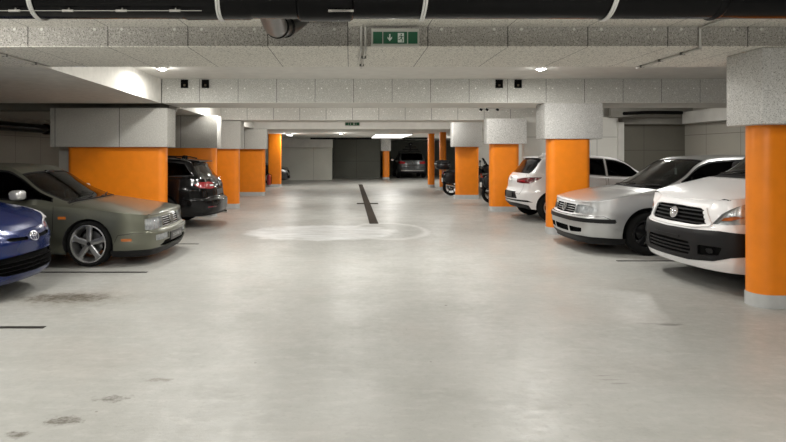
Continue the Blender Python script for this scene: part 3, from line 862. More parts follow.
# ------------------------------------------------------------------ the white delivery van
def white_van(root):
    body = paint('white_van_paint', (.82, .82, .83), 0, .3)
    c = Car('van', 4.8,
        plan=[(0, 0), (.02, .3), (.085, .58), (.19, .76), (.42, .88), (.95, .935), (2.2, .95), (3.8, .945), (4.55, .93), (4.74, .86), (4.79, .5), (4.8, 0)],
        zbot=[(0, .24), (.5, .22), (1.4, .24), (3.0, .24), (4.8, .3)],
        belt=[('f', 0, .96), ('f', .35, .965), ('f', .6, .985), ('s', .35, 1.03), ('s', .7, 1.10), ('s', 1.2, 1.17), ('s', 2.0, 1.18), ('s', 4.0, 1.18), ('r', 0, 1.18)],
        pf=[(.22, -.05), (.28, -.012), (.34, 0), (.5, .0), (.62, -.01), (.665, -.03), (.70, -.075), (.85, -.12), (.96, -.19)],
        ps=[(.22, -.06), (.34, -.015), (.5, 0), (.8, 0), (1.0, -.012), (1.18, -.04)],
        pr=[(.3, -.04), (.45, 0), (.6, 0), (.62, -.04), (1.18, -.07)],
        roof=[(.17, .96), (.28, 1.03), (.5, 1.11), (.8, 1.2), (.98, 1.25), (1.15, 1.36), (1.5, 1.62), (1.8, 1.83), (2.0, 1.9), (2.6, 1.94), (4.0, 1.94), (4.5, 1.9), (4.66, 1.6), (4.73, 1.2)],
        tum=.16, sf=.24, wheels=(.92, 3.9), wr=.325, arch=.38, archz=.34, x1=.30, x2=.9, wwid=.21)
    c.cab = (1.2, 4.3)
    F_, S, R_ = c.Fu, c.Su, c.Ru
    arches(c)
    c.feat('L', 'bumper_insert', [(-.1, .315), (F_(.40), .315), (F_(.68), .345), (F_(.80), .40), (S(.52), .45), (S(.52), .655), (F_(.72), .668), (F_(.45), .655), (-.1, .645)], M['black'], .012)
    c.feat('L', 'lower_grille', [(-.1, .365), (F_(.40), .37), (F_(.43), .43), (F_(.40), .515), (-.1, .525)], M['matte_black'], -.03, rnd=.01)
    for k in range(3):
        z = .40 + .04 * k
        c.feat('L', 'lower_grille_slat', [(-.1, z - .008), (F_(.41), z - .008), (F_(.41), z + .008), (-.1, z + .008)], M['black'], .004)
    c.feat('L', 'fog_lamp_recess', [(F_(.52), .39), (F_(.72), .41), (F_(.75), .50), (F_(.52), .50)], M['matte_black'], -.02, 'two', rnd=.02)
    c.feat('L', 'fog_lamp', [(F_(.60), .42), (F_(.67), .42), (F_(.67), .475), (F_(.60), .475)], M['black_rim'], -.005, 'two', rnd=.025)
    c.feat('L', 'plate_holder', [(-.1, .545), (F_(.26), .545), (F_(.26), .565), (-.1, .565)], M['black'], .02)
    c.feat('L', 'grille_surround', [(-.1, .665), (F_(.46), .672), (F_(.60), .70), (F_(.63), .735), (F_(.53), .895), (F_(.44), .915), (-.1, .925)], body, .016, rnd=.02)
    c.feat('L', 'grille', [(-.1, .69), (F_(.46), .695), (F_(.56), .725), (F_(.48), .875), (F_(.42), .888), (-.1, .897)], M['matte_black'], -.03, rnd=.02)
    for k in range(4):
        z = .728 + .045 * k
        c.feat('L', 'grille_slat', [(-.1, z - .010), (F_(.565 - .02 * k), z - .008), (F_(.565 - .02 * k), z + .008), (-.1, z + .008)], M['black'], -.004)
    c.feat('L', 'headlight', [(F_(.62), .735), (F_(.78), .74), (S(.42), .765), (S(.60), .86), (S(.66), .99), (S(.40), .985), (F_(.82), .93), (F_(.72), .85)], M['lamp'], -.04, 'two', cover=M['clear'], rnd=.02)
    c.feat('L', 'headlight_indicator', [(F_(.70), .775), (F_(.80), .79), (S(.36), .83), (S(.28), .84), (F_(.74), .81)], M['orange_lamp'], -.02, 'two')
    panel(c, 'L', 'door', [(S(1.35), .32), (S(1.30), .6), (S(1.12), .95), (S(1.12), 1.4), (S(2.25), 1.4), (S(2.25), .32)], body, 'two')
    c.feat('L', 'side_strip', [(S(1.38), .50), (S(2.22), .50), (S(2.22), .58), (S(1.38), .58)], M['black'], .012, 'two')
    c.feat('L', 'tail_light', [(R_(.8), .85), (S(4.55), .85), (S(4.55), 1.4), (R_(.8), 1.4)], M['red_lamp'], .004, 'two')
    panel(c, 'U', 'hood', [(-.1, .02), (F_(.55), .05), (S(.32), .5), (S(.7), .8), (S(1.0), 1.4), (S(1.04), 6.3), (-.1, 6.3)], body)
    c.feat('U', 'cowl', [(S(1.06), 1.8), (S(1.20), 2.8), (S(1.20), 6.3), (S(1.06), 6.3)], M['black'], -.006)
    glasshouse(c, 1.215, 1.95, [([(1.42, 1.25), (2.15, 1.2), (2.15, 2.7), (1.72, 2.7)], 'side_window')], (4.55, 4.66, 3.6), ws=3.35)
    c.build(body, M['lining'], root)
    four_wheels(root, c, .205, M['alloy'], .21, 5, 'fat', M['black'])
    wing_mirror(root, (1.62, .90, 1.24), 1, M['black'], M['black'], .2, .26, .13)
    wing_mirror(root, (1.62, .90, 1.24), -1, M['black'], M['black'], .2, .26, .13)
    interior(root, c, 1.6, 1.16, 2.15, .5, M['seat'], 1)
    red = plain('badge_red', (.20, .08, .09), .3, .3)
    badge(root, c, 'L', 0, .805, .066, 'disc', M['chrome'], plain('badge_silver', (.42, .40, .41), .3, .6))
    wipers(root, c, 1.2, M['black'])
    return c

# ------------------------------------------------------------------ cars seen from behind
def black_estate(root):
    body = paint('black_paint', (.003, .003, .0035), 0, .12, .1); setp(body.node_tree.nodes['Principled BSDF'], spec=.3)
    c = Car('estate', 4.6,
        plan=[(0, 0), (.03, .35), (.09, .6), (.22, .76), (.45, .84), (1.0, .88), (2.3, .885), (3.6, .88), (4.15, .84), (4.42, .73), (4.55, .48), (4.6, 0)],
        zbot=[(0, .22), (.5, .2), (2.9, .2), (3.9, .24), (4.6, .27)],
        belt=[('f', 0, .72), ('f', .5, .74), ('s', .5, .84), ('s', 1.2, .93), ('s', 2.5, .96), ('s', 3.8, 1.0), ('s', 4.25, 1.0), ('r', .4, .985), ('r', 0, .98)],
        pf=[(.2, -.08), (.32, 0), (.5, 0), (.6, -.04), (.75, -.1)],
        ps=[(.2, -.07), (.32, -.015), (.5, 0), (.75, -.004), (1.0, -.055)],
        pr=[(.24, -.08), (.30, -.03), (.38, -.002), (.5, 0), (.575, -.005), (.61, -.075), (.75, -.10), (.86, -.12), (1.0, -.19)],
        roof=[(.1, .72), (.3, .82), (.8, .93), (1.15, .99), (1.5, 1.18), (1.85, 1.35), (2.1, 1.41), (2.8, 1.44), (3.5, 1.43), (3.98, 1.39), (4.08, 1.35), (4.30, 1.05), (4.40, .98)],
        tum=.27, wheels=(.9, 3.55), wr=.325, arch=.37, archz=.33, x1=.34, x2=.84, sr=.12)
    c.cab = (1.4, 4.05)
    F_, S, R_ = c.Fu, c.Su, c.Ru
    arches(c)
    U = c.U + .1
    c.feat('L', 'headlight', [(F_(.45), .6), (S(.3), .6), (S(.4), .7), (F_(.45), .7)], M['lamp'], -.01, 'two')
    c.feat('L', 'bumper_gap', [(S(4.0), .60), (S(4.2), .618), (U, .618), (U, .610), (S(4.2), .610), (S(4.0), .592)], M['gap'], -.008)
    c.feat('L', 'diffuser', [(S(4.0), .1), (U, .1), (U, .31), (S(4.3), .31), (S(4.0), .27)], M['black'], .004)
    c.feat('L', 'tail_light', [(R_(.42), .80), (R_(.6), .79), (S(4.28), .82), (S(4.18), .88), (S(4.26), .93), (R_(.6), .935), (R_(.42), .92)], M['red_lamp'], .006, 'two', rnd=.02)
    c.feat('L', 'reverse_lamp', [(R_(.44), .845), (R_(.58), .845), (R_(.58), .875), (R_(.44), .875)], M['lamp'], .008, 'two')
    c.feat('L', 'number_plate', [(R_(.26), .66), (U, .66), (U, .77), (R_(.26), .77)], M['plate_dark'], .004)
    c.feat('L', 'plate_recess_trim', [(R_(.30), .785), (U, .785), (U, .80), (R_(.30), .80)], M['chrome'], .01)
    c.feat('L', 'reflector', [(R_(.72), .42), (R_(.5), .42), (R_(.5), .445), (R_(.72), .445)], M['red_dark'], .004, 'two')
    panel(c, 'L', 'rear_door', [(S(2.55), .25), (S(2.55), 1.3), (S(3.5), 1.3), (S(3.32), .8), (S(3.12), .5), (S(3.08), .25)], body, 'two')
    panel(c, 'L', 'front_door', [(S(1.45), .25), (S(1.4), .6), (S(1.42), 1.3), (S(2.5), 1.3), (S(2.5), .25)], body, 'two')
    c.feat('L', 'door_handle', [(S(3.2), .85), (S(3.38), .85), (S(3.38), .88), (S(3.2), .88)], M['chrome'], .02, 'two', rnd=.008)
    glasshouse(c, 1.26, 1.95, [([(1.55, 1.3), (2.48, 1.3), (2.48, 2.75), (1.8, 2.75)], 'side_window'),
                              ([(2.56, 1.3), (3.4, 1.3), (3.4, 2.75), (2.56, 2.75)], 'side_window'),
                              ([(3.47, 1.3), (4.12, 1.4), (3.95, 2.65), (3.47, 2.75)], 'quarter_window')], (4.03, 4.26, 3.5), mat=M['dark_glass'], rmat=M['glass'])
    c.build(body, M['lining'], root)
    four_wheels(root, c, .215, M['alloy'], .2, 5, 'slim', M['alloy'])
    wing_mirror(root, (1.6, .83, .98), 1, body, M['black']); wing_mirror(root, (1.6, .83, .98), -1, body, M['black'])
    interior(root, c, 1.5, .95, 2.0, .3, M['seat'], 2, .9)
    # roof spoiler, rails, exhaust, aerial
    bm = bmesh.new(); prism(bm, [(3.9, 1.392), (4.20, 1.355), (4.215, 1.34), (4.19, 1.33), (3.98, 1.34)], -.52, .52); link('roof_spoiler', bm, body, root, 40)
    for s_ in (1, -1):
        bm = bmesh.new(); tube(bm, [(2.0, .60 * s_, 1.39), (2.15, .60 * s_, 1.43), (3.0, .60 * s_, 1.455), (3.7, .60 * s_, 1.435), (3.85, .60 * s_, 1.40)], .014, 8); link('roof_rail', bm, M['black_rim'], root, 60)
    bm = bmesh.new(); tube(bm, [(4.25, .45, .235), (4.56, .45, .235)], .035, 14); link('exhaust_pipe', bm, M['chrome'], root, 50)
    bm = bmesh.new(); ellipsoid(bm, (3.75, 0, 1.44), (.07, .02, .035), 1); link('roof_antenna', bm, body, root, 60)
    badge(root, c, 'L', c.U, .87, .05, 'roundel_vw', M['chrome'], M['black'])
    return c

def white_hatchback(root):
    body = paint('white_car_paint', (.76, .755, .76), 0, .28)
    c = Car('hatch_rear', 4.26,
        plan=[(0, 0), (.03, .35), (.1, .6), (.24, .76), (.5, .85), (1.0, .88), (2.2, .89), (3.3, .885), (3.8, .84), (4.04, .74), (4.19, .48), (4.26, 0)],
        zbot=[(0, .22), (.5, .2), (2.9, .2), (3.6, .25), (4.26, .30)],
        belt=[('f', 0, .72), ('f', .5, .74), ('s', .5, .84), ('s', 1.2, .93), ('s', 2.4, .98), ('s', 3.5, 1.05), ('s', 3.95, 1.05), ('r', .4, 1.03), ('r', 0, 1.02)],
        pf=[(.2, -.08), (.32, 0), (.5, 0), (.6, -.04), (.75, -.1)],
        ps=[(.2, -.07), (.32, -.015), (.5, 0), (.65, .0), (.8, -.012), (1.05, -.06)],
        pr=[(.26, -.16), (.34, -.08), (.42, -.015), (.52, 0), (.62, -.006), (.68, -.05), (.76, -.075), (.9, -.085), (.97, -.115), (1.05, -.19)],
        roof=[(.1, .72), (.3, .82), (.8, .94), (1.15, 1.0), (1.5, 1.18), (1.85, 1.37), (2.1, 1.44), (2.7, 1.49), (3.3, 1.47), (3.66, 1.43), (3.76, 1.38), (4.0, 1.08), (4.07, 1.02)],
        tum=.31, wheels=(.88, 3.5), wr=.325, arch=.37, archz=.33, x1=.35, x2=.80, sr=.13)
    c.cab = (1.4, 3.75)
    F_, S, R_ = c.Fu, c.Su, c.Ru; U = c.U + .1
    arches(c)
    c.feat('L', 'headlight', [(F_(.45), .6), (S(.3), .6), (S(.4), .7), (F_(.45), .7)], M['lamp'], -.01, 'two')
    panel(c, 'L', 'tailgate', [(R_(.56), .60), (U, .60), (U, 1.3), (R_(.62), 1.3), (R_(.66), .9)], body)
    c.feat('L', 'rear_diffuser', [(S(3.85), .1), (U, .1), (U, .40), (R_(.45), .40), (S(4.02), .36)], M['black'], .008)
    c.feat('L', 'bumper_slot', [(R_(.80), .43), (U, .45), (U, .475), (R_(.74), .475)], M['black'], -.02)
    c.feat('L', 'plate_recess', [(R_(.48), .50), (U, .49), (U, .655), (R_(.40), .655)], M['black'], -.02)
    c.feat('L', 'number_plate', [(R_(.26), .52), (U, .52), (U, .63), (R_(.26), .63)], M['plate_dark'], -.012)
    c.feat('L', 'tail_light', [(R_(.38), .86), (R_(.6), .845), (S(4.0), .845), (S(3.82), .93), (S(3.74), .985), (S(3.9), .985), (R_(.6), .965), (R_(.36), .93)], M['red_dark'], .006, 'two', rnd=.015)
    c.feat('L', 'tail_light_bar', [(R_(.46), .885), (R_(.66), .88), (R_(.66), .91), (R_(.46), .91)], M['red_lamp'], .008, 'two')
    panel(c, 'L', 'rear_door', [(S(2.35), .25), (S(2.35), 1.3), (S(3.3), 1.3), (S(3.22), .8), (S(3.05), .5), (S(2.98), .25)], body, 'two')
    panel(c, 'L', 'front_door', [(S(1.38), .25), (S(1.33), .6), (S(1.38), 1.3), (S(2.3), 1.3), (S(2.3), .25)], body, 'two')
    glasshouse(c, 1.26, 1.95, [([(1.52, 1.3), (2.26, 1.3), (2.26, 2.75), (1.78, 2.75)], 'side_window'),
                              ([(2.34, 1.3), (3.1, 1.35), (3.0, 2.7), (2.34, 2.75)], 'side_window')], (3.66, 3.97, 3.3), mat=M['dark_glass'], rmat=M['black_glass'], wm=M['glass'])
    c.build(body, M['lining'], root)
    four_wheels(root, c, .215, M['alloy'], .2, 5, 'slim', M['alloy'])
    wing_mirror(root, (1.6, .83, 1.0), 1, body, M['black']); wing_mirror(root, (1.6, .83, 1.0), -1, body, M['black'])
    interior(root, c, 1.5, .95, 2.0, .3, M['seat'], 2, .85)
    bm = bmesh.new(); prism(bm, [(3.50, 1.455), (3.735, 1.428), (3.745, 1.415), (3.72, 1.402), (3.60, 1.40)], -.55, .55); link('roof_spoiler', bm, body, root, 40)
    badge(root, c, 'L', c.U, .92, .062, 's', M['chrome'])
    bm = bmesh.new(); ellipsoid(bm, (3.4, 0, 1.485), (.07, .02, .035), 1); link('roof_antenna', bm, body, root, 60)
    return c

def grey_suv(root):
    body = paint('graphite_paint', (.10, .105, .11), .6, .3)
    c = Car('suv', 4.5,
        plan=[(0, 0), (.03, .35), (.1, .6), (.24, .76), (.5, .87), (1.0, .91), (2.3, .92), (3.6, .91), (4.1, .88), (4.33, .79), (4.46, .5), (4.5, 0)],
        zbot=[(0, .26), (2.9, .24), (4.5, .32)],
        belt=[('f', 0, .85), ('s', .5, .95), ('s', 1.2, 1.02), ('s', 2.4, 1.05), ('s', 4.1, 1.08), ('r', 0, 1.08)],
        pf=[(.25, -.08), (.4, 0), (.6, 0), (.85, -.1)], ps=[(.25, -.07), (.4, -.01), (.6, 0), (.85, -.01), (1.1, -.05)],
        pr=[(.3, -.08), (.4, -.01), (.62, 0), (.66, -.05), (.9, -.07), (1.08, -.11)],
        roof=[(.1, .85), (.3, .93), (.9, 1.06), (1.2, 1.12), (1.6, 1.38), (1.9, 1.52), (2.2, 1.58), (3.2, 1.60), (3.95, 1.55), (4.1, 1.5), (4.27, 1.15), (4.36, 1.08)],
        tum=.28, wheels=(.9, 3.5), wr=.35, arch=.40, archz=.36, x1=.35, x2=.84)
    c.cab = (1.4, 4.0)
    F_, S, R_ = c.Fu, c.Su, c.Ru; U = c.U + .1
    arches(c)
    c.feat('L', 'tail_light', [(R_(.45), .90), (R_(.7), .90), (S(4.22), .92), (S(4.15), 1.03), (R_(.7), 1.05), (R_(.45), 1.02)], M['red_lamp'], .006, 'two', rnd=.02)
    c.feat('L', 'number_plate', [(R_(.26), .76), (U, .76), (U, .87), (R_(.26), .87)], M['plate_dark'], .004)
    c.feat('L', 'chrome_strip', [(R_(.7), .47), (U, .47), (U, .50), (R_(.7), .50)], M['alloy'], .01)
    c.feat('L', 'rear_diffuser', [(S(4.0), .1), (U, .1), (U, .42), (S(4.1), .42)], M['black'], .006)
    glasshouse(c, 1.3, 2.0, [([(1.6, 1.3), (3.9, 1.3), (3.8, 2.7), (1.85, 2.75)], 'side_window')], (4.0, 4.24, 3.4), mat=M['dark_glass'])
    c.build(body, M['lining'], root, nu=80, nvL=16, nvU=24)
    four_wheels(root, c, .225, M['alloy'], .22, 5, 'slim', M['alloy'])
    wing_mirror(root, (1.65, .86, 1.08), 1, body, M['black'], .2, .16); wing_mirror(root, (1.65, .86, 1.08), -1, body, M['black'], .2, .16)
    badge(root, c, 'L', c.U, .97, .06, 'roundel_vw', M['chrome'], M['black'])
    return c

def dark_saloon(root):
    body = paint('midnight_paint', (.012, .013, .016), .4, .25)
    c = Car('dark', 4.4,
        plan=[(0, 0), (.02, .3), (.08, .58), (.2, .74), (.45, .84), (1.0, .88), (2.3, .885), (3.6, .88), (4.1, .83), (4.32, .7), (4.38, .4), (4.4, 0)],
        zbot=[(0, .2), (4.4, .24)],
        belt=[('f', 0, .74), ('f', .5, .76), ('s', .5, .86), ('s', 1.2, .94), ('s', 2.5, .97), ('s', 4.1, 1.0), ('r', 0, .98)],
        pf=[(.2, -.07), (.3, 0), (.5, 0), (.6, -.03), (.75, -.1)], ps=[(.2, -.07), (.35, -.01), (.5, 0), (.75, -.01), (1.0, -.055)], pr=[(.2, -.08), (.35, 0), (.6, -.02), (1.0, -.13)],
        roof=[(.1, .74), (.25, .83), (.8, .96), (1.1, 1.01), (1.5, 1.25), (1.85, 1.42), (2.2, 1.47), (3.1, 1.46), (3.8, 1.35), (4.15, 1.02), (4.25, .98)],
        tum=.28, wheels=(.88, 3.5), wr=.32, arch=.37, archz=.325, x1=.35, x2=.8)
    c.cab = (1.4, 3.9)
    F_, S, R_ = c.Fu, c.Su, c.Ru
    arches(c)
    c.feat('L', 'grille', [(-.1, .56), (F_(.32), .57), (F_(.35), .69), (-.1, .70)], M['matte_black'], -.02)
    c.feat('L', 'lower_grille', [(-.1, .29), (F_(.5), .3), (F_(.5), .42), (-.1, .43)], M['matte_black'], -.02, rnd=.02)
    c.feat('L', 'headlight', [(F_(.42), .58), (F_(.65), .6), (S(.34), .66), (S(.46), .76), (S(.3), .75), (F_(.45), .70)], M['lamp'], -.02, 'two', cover=M['clear'], rnd=.02)
    glasshouse(c, 1.2, 1.9, [([(1.5, 1.3), (3.6, 1.3), (3.5, 2.7), (1.75, 2.75)], 'side_window')], (3.8, 4.1, 3.5), mat=M['dark_glass'], wm=M['glass'])
    c.build(body, M['lining'], root, nu=80, nvL=16, nvU=24)
    four_wheels(root, c, .215, M['alloy'], .2, 5, 'slim', M['alloy'])
    wing_mirror(root, (1.55, .82, .98), 1, body, M['black']); wing_mirror(root, (1.55, .82, .98), -1, body, M['black'])
    return c
# ------------------------------------------------------------------ camera
cam = bpy.data.cameras.new('camera'); co = bpy.data.objects.new('camera', cam); COL.objects.link(co)
co.location = (0, 0, H); co.rotation_euler = (PI / 2, 0, 0)
cam.sensor_width = 36; cam.lens = F * 36 / 786; cam.shift_x = (393 - VX) / 786; cam.shift_y = (VY - 221) / 786
cam.clip_start = .05; cam.clip_end = 120; SC.camera = co
w = bpy.data.worlds.new('world'); SC.world = w; w.use_nodes = True
w.node_tree.nodes['Background'].inputs[0].default_value = (.9, .95, 1, 1); w.node_tree.nodes['Background'].inputs[1].default_value = .02
SC.view_settings.view_transform = 'Standard'; SC.view_settings.look = 'None'; SC.view_settings.gamma = 1
SC.view_settings.exposure = -0.20; SC.view_settings.use_curve_mapping = False
SC.cycles.use_denoising = True; SC.cycles.max_bounces = 10; SC.cycles.transparent_max_bounces = 12
SC.cycles.sample_clamp_indirect = 6; SC.cycles.caustics_reflective = False; SC.cycles.caustics_refractive = False

# ------------------------------------------------------------------ room materials
ORANGE = (.86, .235, .006)
M['orange'] = plain('orange_column_paint', ORANGE, .42, noise=.05, nscale=6)
M['plinth'] = plain('grey_base_coat', (.50, .51, .51), .5, noise=.06, nscale=12)
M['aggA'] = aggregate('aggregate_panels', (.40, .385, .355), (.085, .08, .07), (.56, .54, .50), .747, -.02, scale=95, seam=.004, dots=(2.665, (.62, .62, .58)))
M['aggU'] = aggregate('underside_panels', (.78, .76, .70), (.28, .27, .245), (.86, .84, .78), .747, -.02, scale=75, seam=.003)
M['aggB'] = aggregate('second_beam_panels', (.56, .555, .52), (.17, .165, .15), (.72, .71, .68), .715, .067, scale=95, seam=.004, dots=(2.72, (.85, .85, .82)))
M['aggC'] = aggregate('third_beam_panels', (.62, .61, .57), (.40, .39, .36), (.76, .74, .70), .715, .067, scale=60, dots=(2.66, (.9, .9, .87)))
M['cap'] = aggregate('capital_panels', (.62, .615, .595), (.22, .215, .205), (.72, .71, .70), None, scale=90)
M['capL'] = aggregate('left_capital_panels', (.53, .52, .485), (.28, .27, .25), (.62, .61, .58), 1.2, -4.68, scale=80)
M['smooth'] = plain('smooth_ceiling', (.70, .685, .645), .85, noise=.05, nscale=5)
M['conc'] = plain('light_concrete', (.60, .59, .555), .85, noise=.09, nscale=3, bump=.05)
M['conc_dark_shaded'] = plain('dark_and_shaded_concrete', (.25, .24, .215), .85, noise=.12, nscale=3, bump=.05)  # dark gateway header; also puts shade into the colour of two boxes
M['steel'] = plain('galvanised', (.50, .49, .46), .4, .2)
M['white_plastic'] = plain('white_plastic', (.75, .75, .73), .4)
M['pipe'] = plain('black_pipe', (.002, .002, .0025), .22, spec=.15)

def concrete_wall(name, base, axis, width, off, zline=None, mortar=.5):
    m, nt, b = new_mat(name); setp(b, rough=.85, spec=.25)
    tc = nt.nodes.new('ShaderNodeTexCoord'); sep = nt.nodes.new('ShaderNodeSeparateXYZ'); nt.links.new(tc.outputs['Object'], sep.inputs[0])
    def noise(s, d=5):
        n = nt.nodes.new('ShaderNodeTexNoise'); n.inputs['Scale'].default_value = s; n.inputs['Detail'].default_value = d
        nt.links.new(tc.outputs['Object'], n.inputs['Vector']); return n.outputs['Fac']
    c = mixc(nt, noise(.9), tuple(x * .86 for x in base), tuple(min(1, x * 1.14) for x in base))
    c = mixc(nt, math_node(nt, 'MULTIPLY', noise(22), .35), c, tuple(x * .75 for x in base))
    q = math_node(nt, 'DIVIDE', math_node(nt, 'SUBTRACT', sep.outputs[axis], off), width)
    fr = math_node(nt, 'ABSOLUTE', math_node(nt, 'SUBTRACT', math_node(nt, 'FRACT', math_node(nt, 'ADD', q, .5)), .5))
    c = mixc(nt, math_node(nt, 'LESS_THAN', fr, .008 / width), c, tuple(x * mortar for x in base))
    if zline:
        for zz in zline:
            d = math_node(nt, 'ABSOLUTE', math_node(nt, 'SUBTRACT', sep.outputs['Z'], zz))
            c = mixc(nt, math_node(nt, 'LESS_THAN', d, .008), c, tuple(x * mortar for x in base))
    nt.links.new(c, b.inputs['Base Color'])
    return m
M['wall_y'] = concrete_wall('side_wall_concrete', (.42, .40, .35), 'Y', 1.25, .4, (2.0,))
M['wall_x'] = concrete_wall('cross_wall_concrete', (.66, .65, .61), 'X', 1.25, .3, (1.95,))
M['wall_far'] = concrete_wall('far_wall_concrete', (.66, .66, .60), 'X', 2.0, -2.1)
M['shutter'] = concrete_wall('dark_shutter_panels', (.19, .195, .17), 'X', 2.4, .4, (1.05,), .4)
M['shutter_dark'] = concrete_wall('dark_recess_panels', (.20, .19, .16), 'X', 1.25, .4, (1.0, 1.6), .6)

def floor_material():
    m, nt, b = new_mat('polished_concrete_floor'); setp(b, spec=.5)
    tc = nt.nodes.new('ShaderNodeTexCoord'); sep = nt.nodes.new('ShaderNodeSeparateXYZ'); nt.links.new(tc.outputs['Object'], sep.inputs[0])
    X, Y = sep.outputs['X'], sep.outputs['Y']
    def noise(s, d=5, rg=.55, vec=None, sc=None):
        n = nt.nodes.new('ShaderNodeTexNoise'); n.inputs['Scale'].default_value = s; n.inputs['Detail'].default_value = d; n.inputs['Roughness'].default_value = rg
        if sc:
            mp = nt.nodes.new('ShaderNodeMapping'); mp.inputs['Scale'].default_value = sc; nt.links.new(tc.outputs['Object'], mp.inputs['Vector']); nt.links.new(mp.outputs[0], n.inputs['Vector'])
        else: nt.links.new(tc.outputs['Object'], n.inputs['Vector'])
        return n.outputs['Fac']
    def rng(v, lo, hi, a=0., b_=1.):
        r = nt.nodes.new('ShaderNodeMapRange'); r.inputs['From Min'].default_value = lo; r.inputs['From Max'].default_value = hi
        r.inputs['To Min'].default_value = a; r.inputs['To Max'].default_value = b_
        nt.links.new(v, r.inputs['Value']); return r.outputs['Result']
    mul = lambda a, b_: math_node(nt, 'MULTIPLY', a, b_)
    base = (.475, .465, .43)
    n_big, n_mid, n_fine = noise(.35, 4), noise(1.6, 6, .6), noise(30, 4)
    c = mixc(nt, rng(n_big, .35, .65), (.335, .333, .312), (.40, .398, .376))
    c = mixc(nt, mul(rng(n_mid, .48, .68), .55), c, (.30, .297, .275))
    c = mixc(nt, mul(rng(noise(5, 8, .7, sc=(1, 2.5, 1)), .5, .66), .35), c, (.50, .495, .47))
    c = mixc(nt, mul(rng(noise(9, 8, .75), .60, .72), .22), c, (.28, .275, .25))
    c = mixc(nt, mul(rng(noise(1.0, 7, .65, sc=(.6, 3.5, 1)), .52, .72), .30), c, (.48, .47, .445))
    c = mixc(nt, mul(rng(n_fine, .55, .7), .30), c, (.27, .265, .245))
    # faint warm tint in places
    c = mixc(nt, mul(rng(noise(.6, 2), .55, .7), .12), c, (.46, .36, .31))
    grain = noise(22, 6, .75, sc=(.7, 1.3, 1))
    nf = noise(3.0, 6, .65); nf2 = noise(9, 6, .7)
    def ell(cx, cy, rx, ry, wob=.5, src=None):
        dx = math_node(nt, 'DIVIDE', math_node(nt, 'SUBTRACT', X, cx), rx); dy = math_node(nt, 'DIVIDE', math_node(nt, 'SUBTRACT', Y, cy), ry)
        d = math_node(nt, 'SQRT', math_node(nt, 'ADD', mul(dx, dx), mul(dy, dy)))
        return math_node(nt, 'ADD', d, mul(math_node(nt, 'SUBTRACT', src or nf, .5), wob))
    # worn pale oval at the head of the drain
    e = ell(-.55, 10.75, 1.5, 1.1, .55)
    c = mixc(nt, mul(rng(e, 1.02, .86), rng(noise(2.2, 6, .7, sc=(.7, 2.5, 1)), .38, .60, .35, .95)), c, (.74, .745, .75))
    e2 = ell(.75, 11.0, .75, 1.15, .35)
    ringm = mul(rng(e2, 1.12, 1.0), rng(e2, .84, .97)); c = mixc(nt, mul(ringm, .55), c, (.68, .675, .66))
    # oil stains and scuffs
    for cx, cy, rx, ry, wob, col, k in ((-2.95, 5.85, .50, .20, 2.4, (.03, .022, .012), 1.0), (-2.9, 5.8, .75, .34, 2.2, (.16, .13, .09), .45),
                                        (-1.62, 3.15, .11, .06, 4.6, (.07, .055, .035), .8), (-1.45, 3.45, .10, .05, 4.6, (.07, .055, .035), .8), (-1.78, 3.0, .07, .04, 4.6, (.07, .055, .035), .8),
                                        (-1.28, 3.72, .1, .035, 3.0, (.16, .14, .11), .7), (2.80, 4.92, .13, .03, 1.6, (.12, .115, .10), .75), (2.7, 4.95, .22, .025, 2.4, (.2, .19, .17), .6),
                                        (1.73, 3.72, .09, .012, 1.2, (.2, .19, .17), .6), (1.76, 3.66, .07, .012, 1.2, (.2, .19, .17), .6), (1.72, 3.79, .06, .01, 1.2, (.2, .19, .17), .6), (.95, 5.55, .018, .018, .6, (.08, .07, .06), .9)):
        e = ell(cx, cy, rx, ry, wob, nf2)
        g = rng(grain, .42, .56, .35, 1.0) if (cx < 0) else 1.0
        c = mixc(nt, mul(mul(rng(e, 1.1, .45), k), g) if cx < 0 else mul(rng(e, 1.05, .55), k), c, col)
    # dirt specks
    v = nt.nodes.new('ShaderNodeTexVoronoi'); v.inputs['Scale'].default_value = 2.3; nt.links.new(tc.outputs['Object'], v.inputs['Vector'])
    c = mixc(nt, mul(math_node(nt, 'LESS_THAN', v.outputs['Distance'], .022), .6), c, (.12, .11, .09))
    nt.links.new(c, b.inputs['Base Color'])
    r = math_node(nt, 'ADD', rng(n_mid, .35, .65, .26, .38), mul(rng(noise(14, 6, .7), .4, .65), .14))
    r = math_node(nt, 'ADD', r, mul(rng(n_big, .3, .7), .06)); nt.links.new(r, b.inputs['Roughness'])
    bp = nt.nodes.new('ShaderNodeBump'); bp.inputs['Strength'].default_value = .35; bp.inputs['Distance'].default_value = .004
    nt.links.new(noise(45, 5, .7), bp.inputs['Height']); nt.links.new(bp.outputs['Normal'], b.inputs['Normal'])
    return m

# ------------------------------------------------------------------ room shell
YB, YE = -5.0, 40.0
struct('floor', boxbm(-9.2, 9.2, YB, YE, -.2, 0), floor_material())
bm = bmesh.new()
box(bm, -9.2, 9.2, YB, 4.1, 2.69, 3.3); box(bm, -9.2, -.76, 4.1, 5.26, 2.69, 3.3); box(bm, -.02, 9.2, 4.1, 5.26, 2.69, 3.3)
box(bm, -.8, .02, 4.1, 5.26, 3.25, 3.35)
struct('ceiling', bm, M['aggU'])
struct('ceiling', boxbm(-9.2, 9.2, 6.3, 20.5, 2.893, 3.35), M['smooth'])
struct('ceiling', boxbm(-9.2, 9.2, 20.4, YE, 2.42, 3.35), M['smooth'])
def beam(name, x0, x1, y0, y1, z0, z1, mface, munder):
    bm = bmesh.new(); box(bm, x0, x1, y0, y1, z0, z1, .008, 1)
    bm.normal_update()
    for f in bm.faces: f.material_index = 1 if f.normal.z < -.5 else 0
    return struct(name, bm, [mface, munder])
beam('trim_1', -9.2, 9.2, 5.23, 6.43, 2.50, 3.34, M['aggA'], M['aggU'])
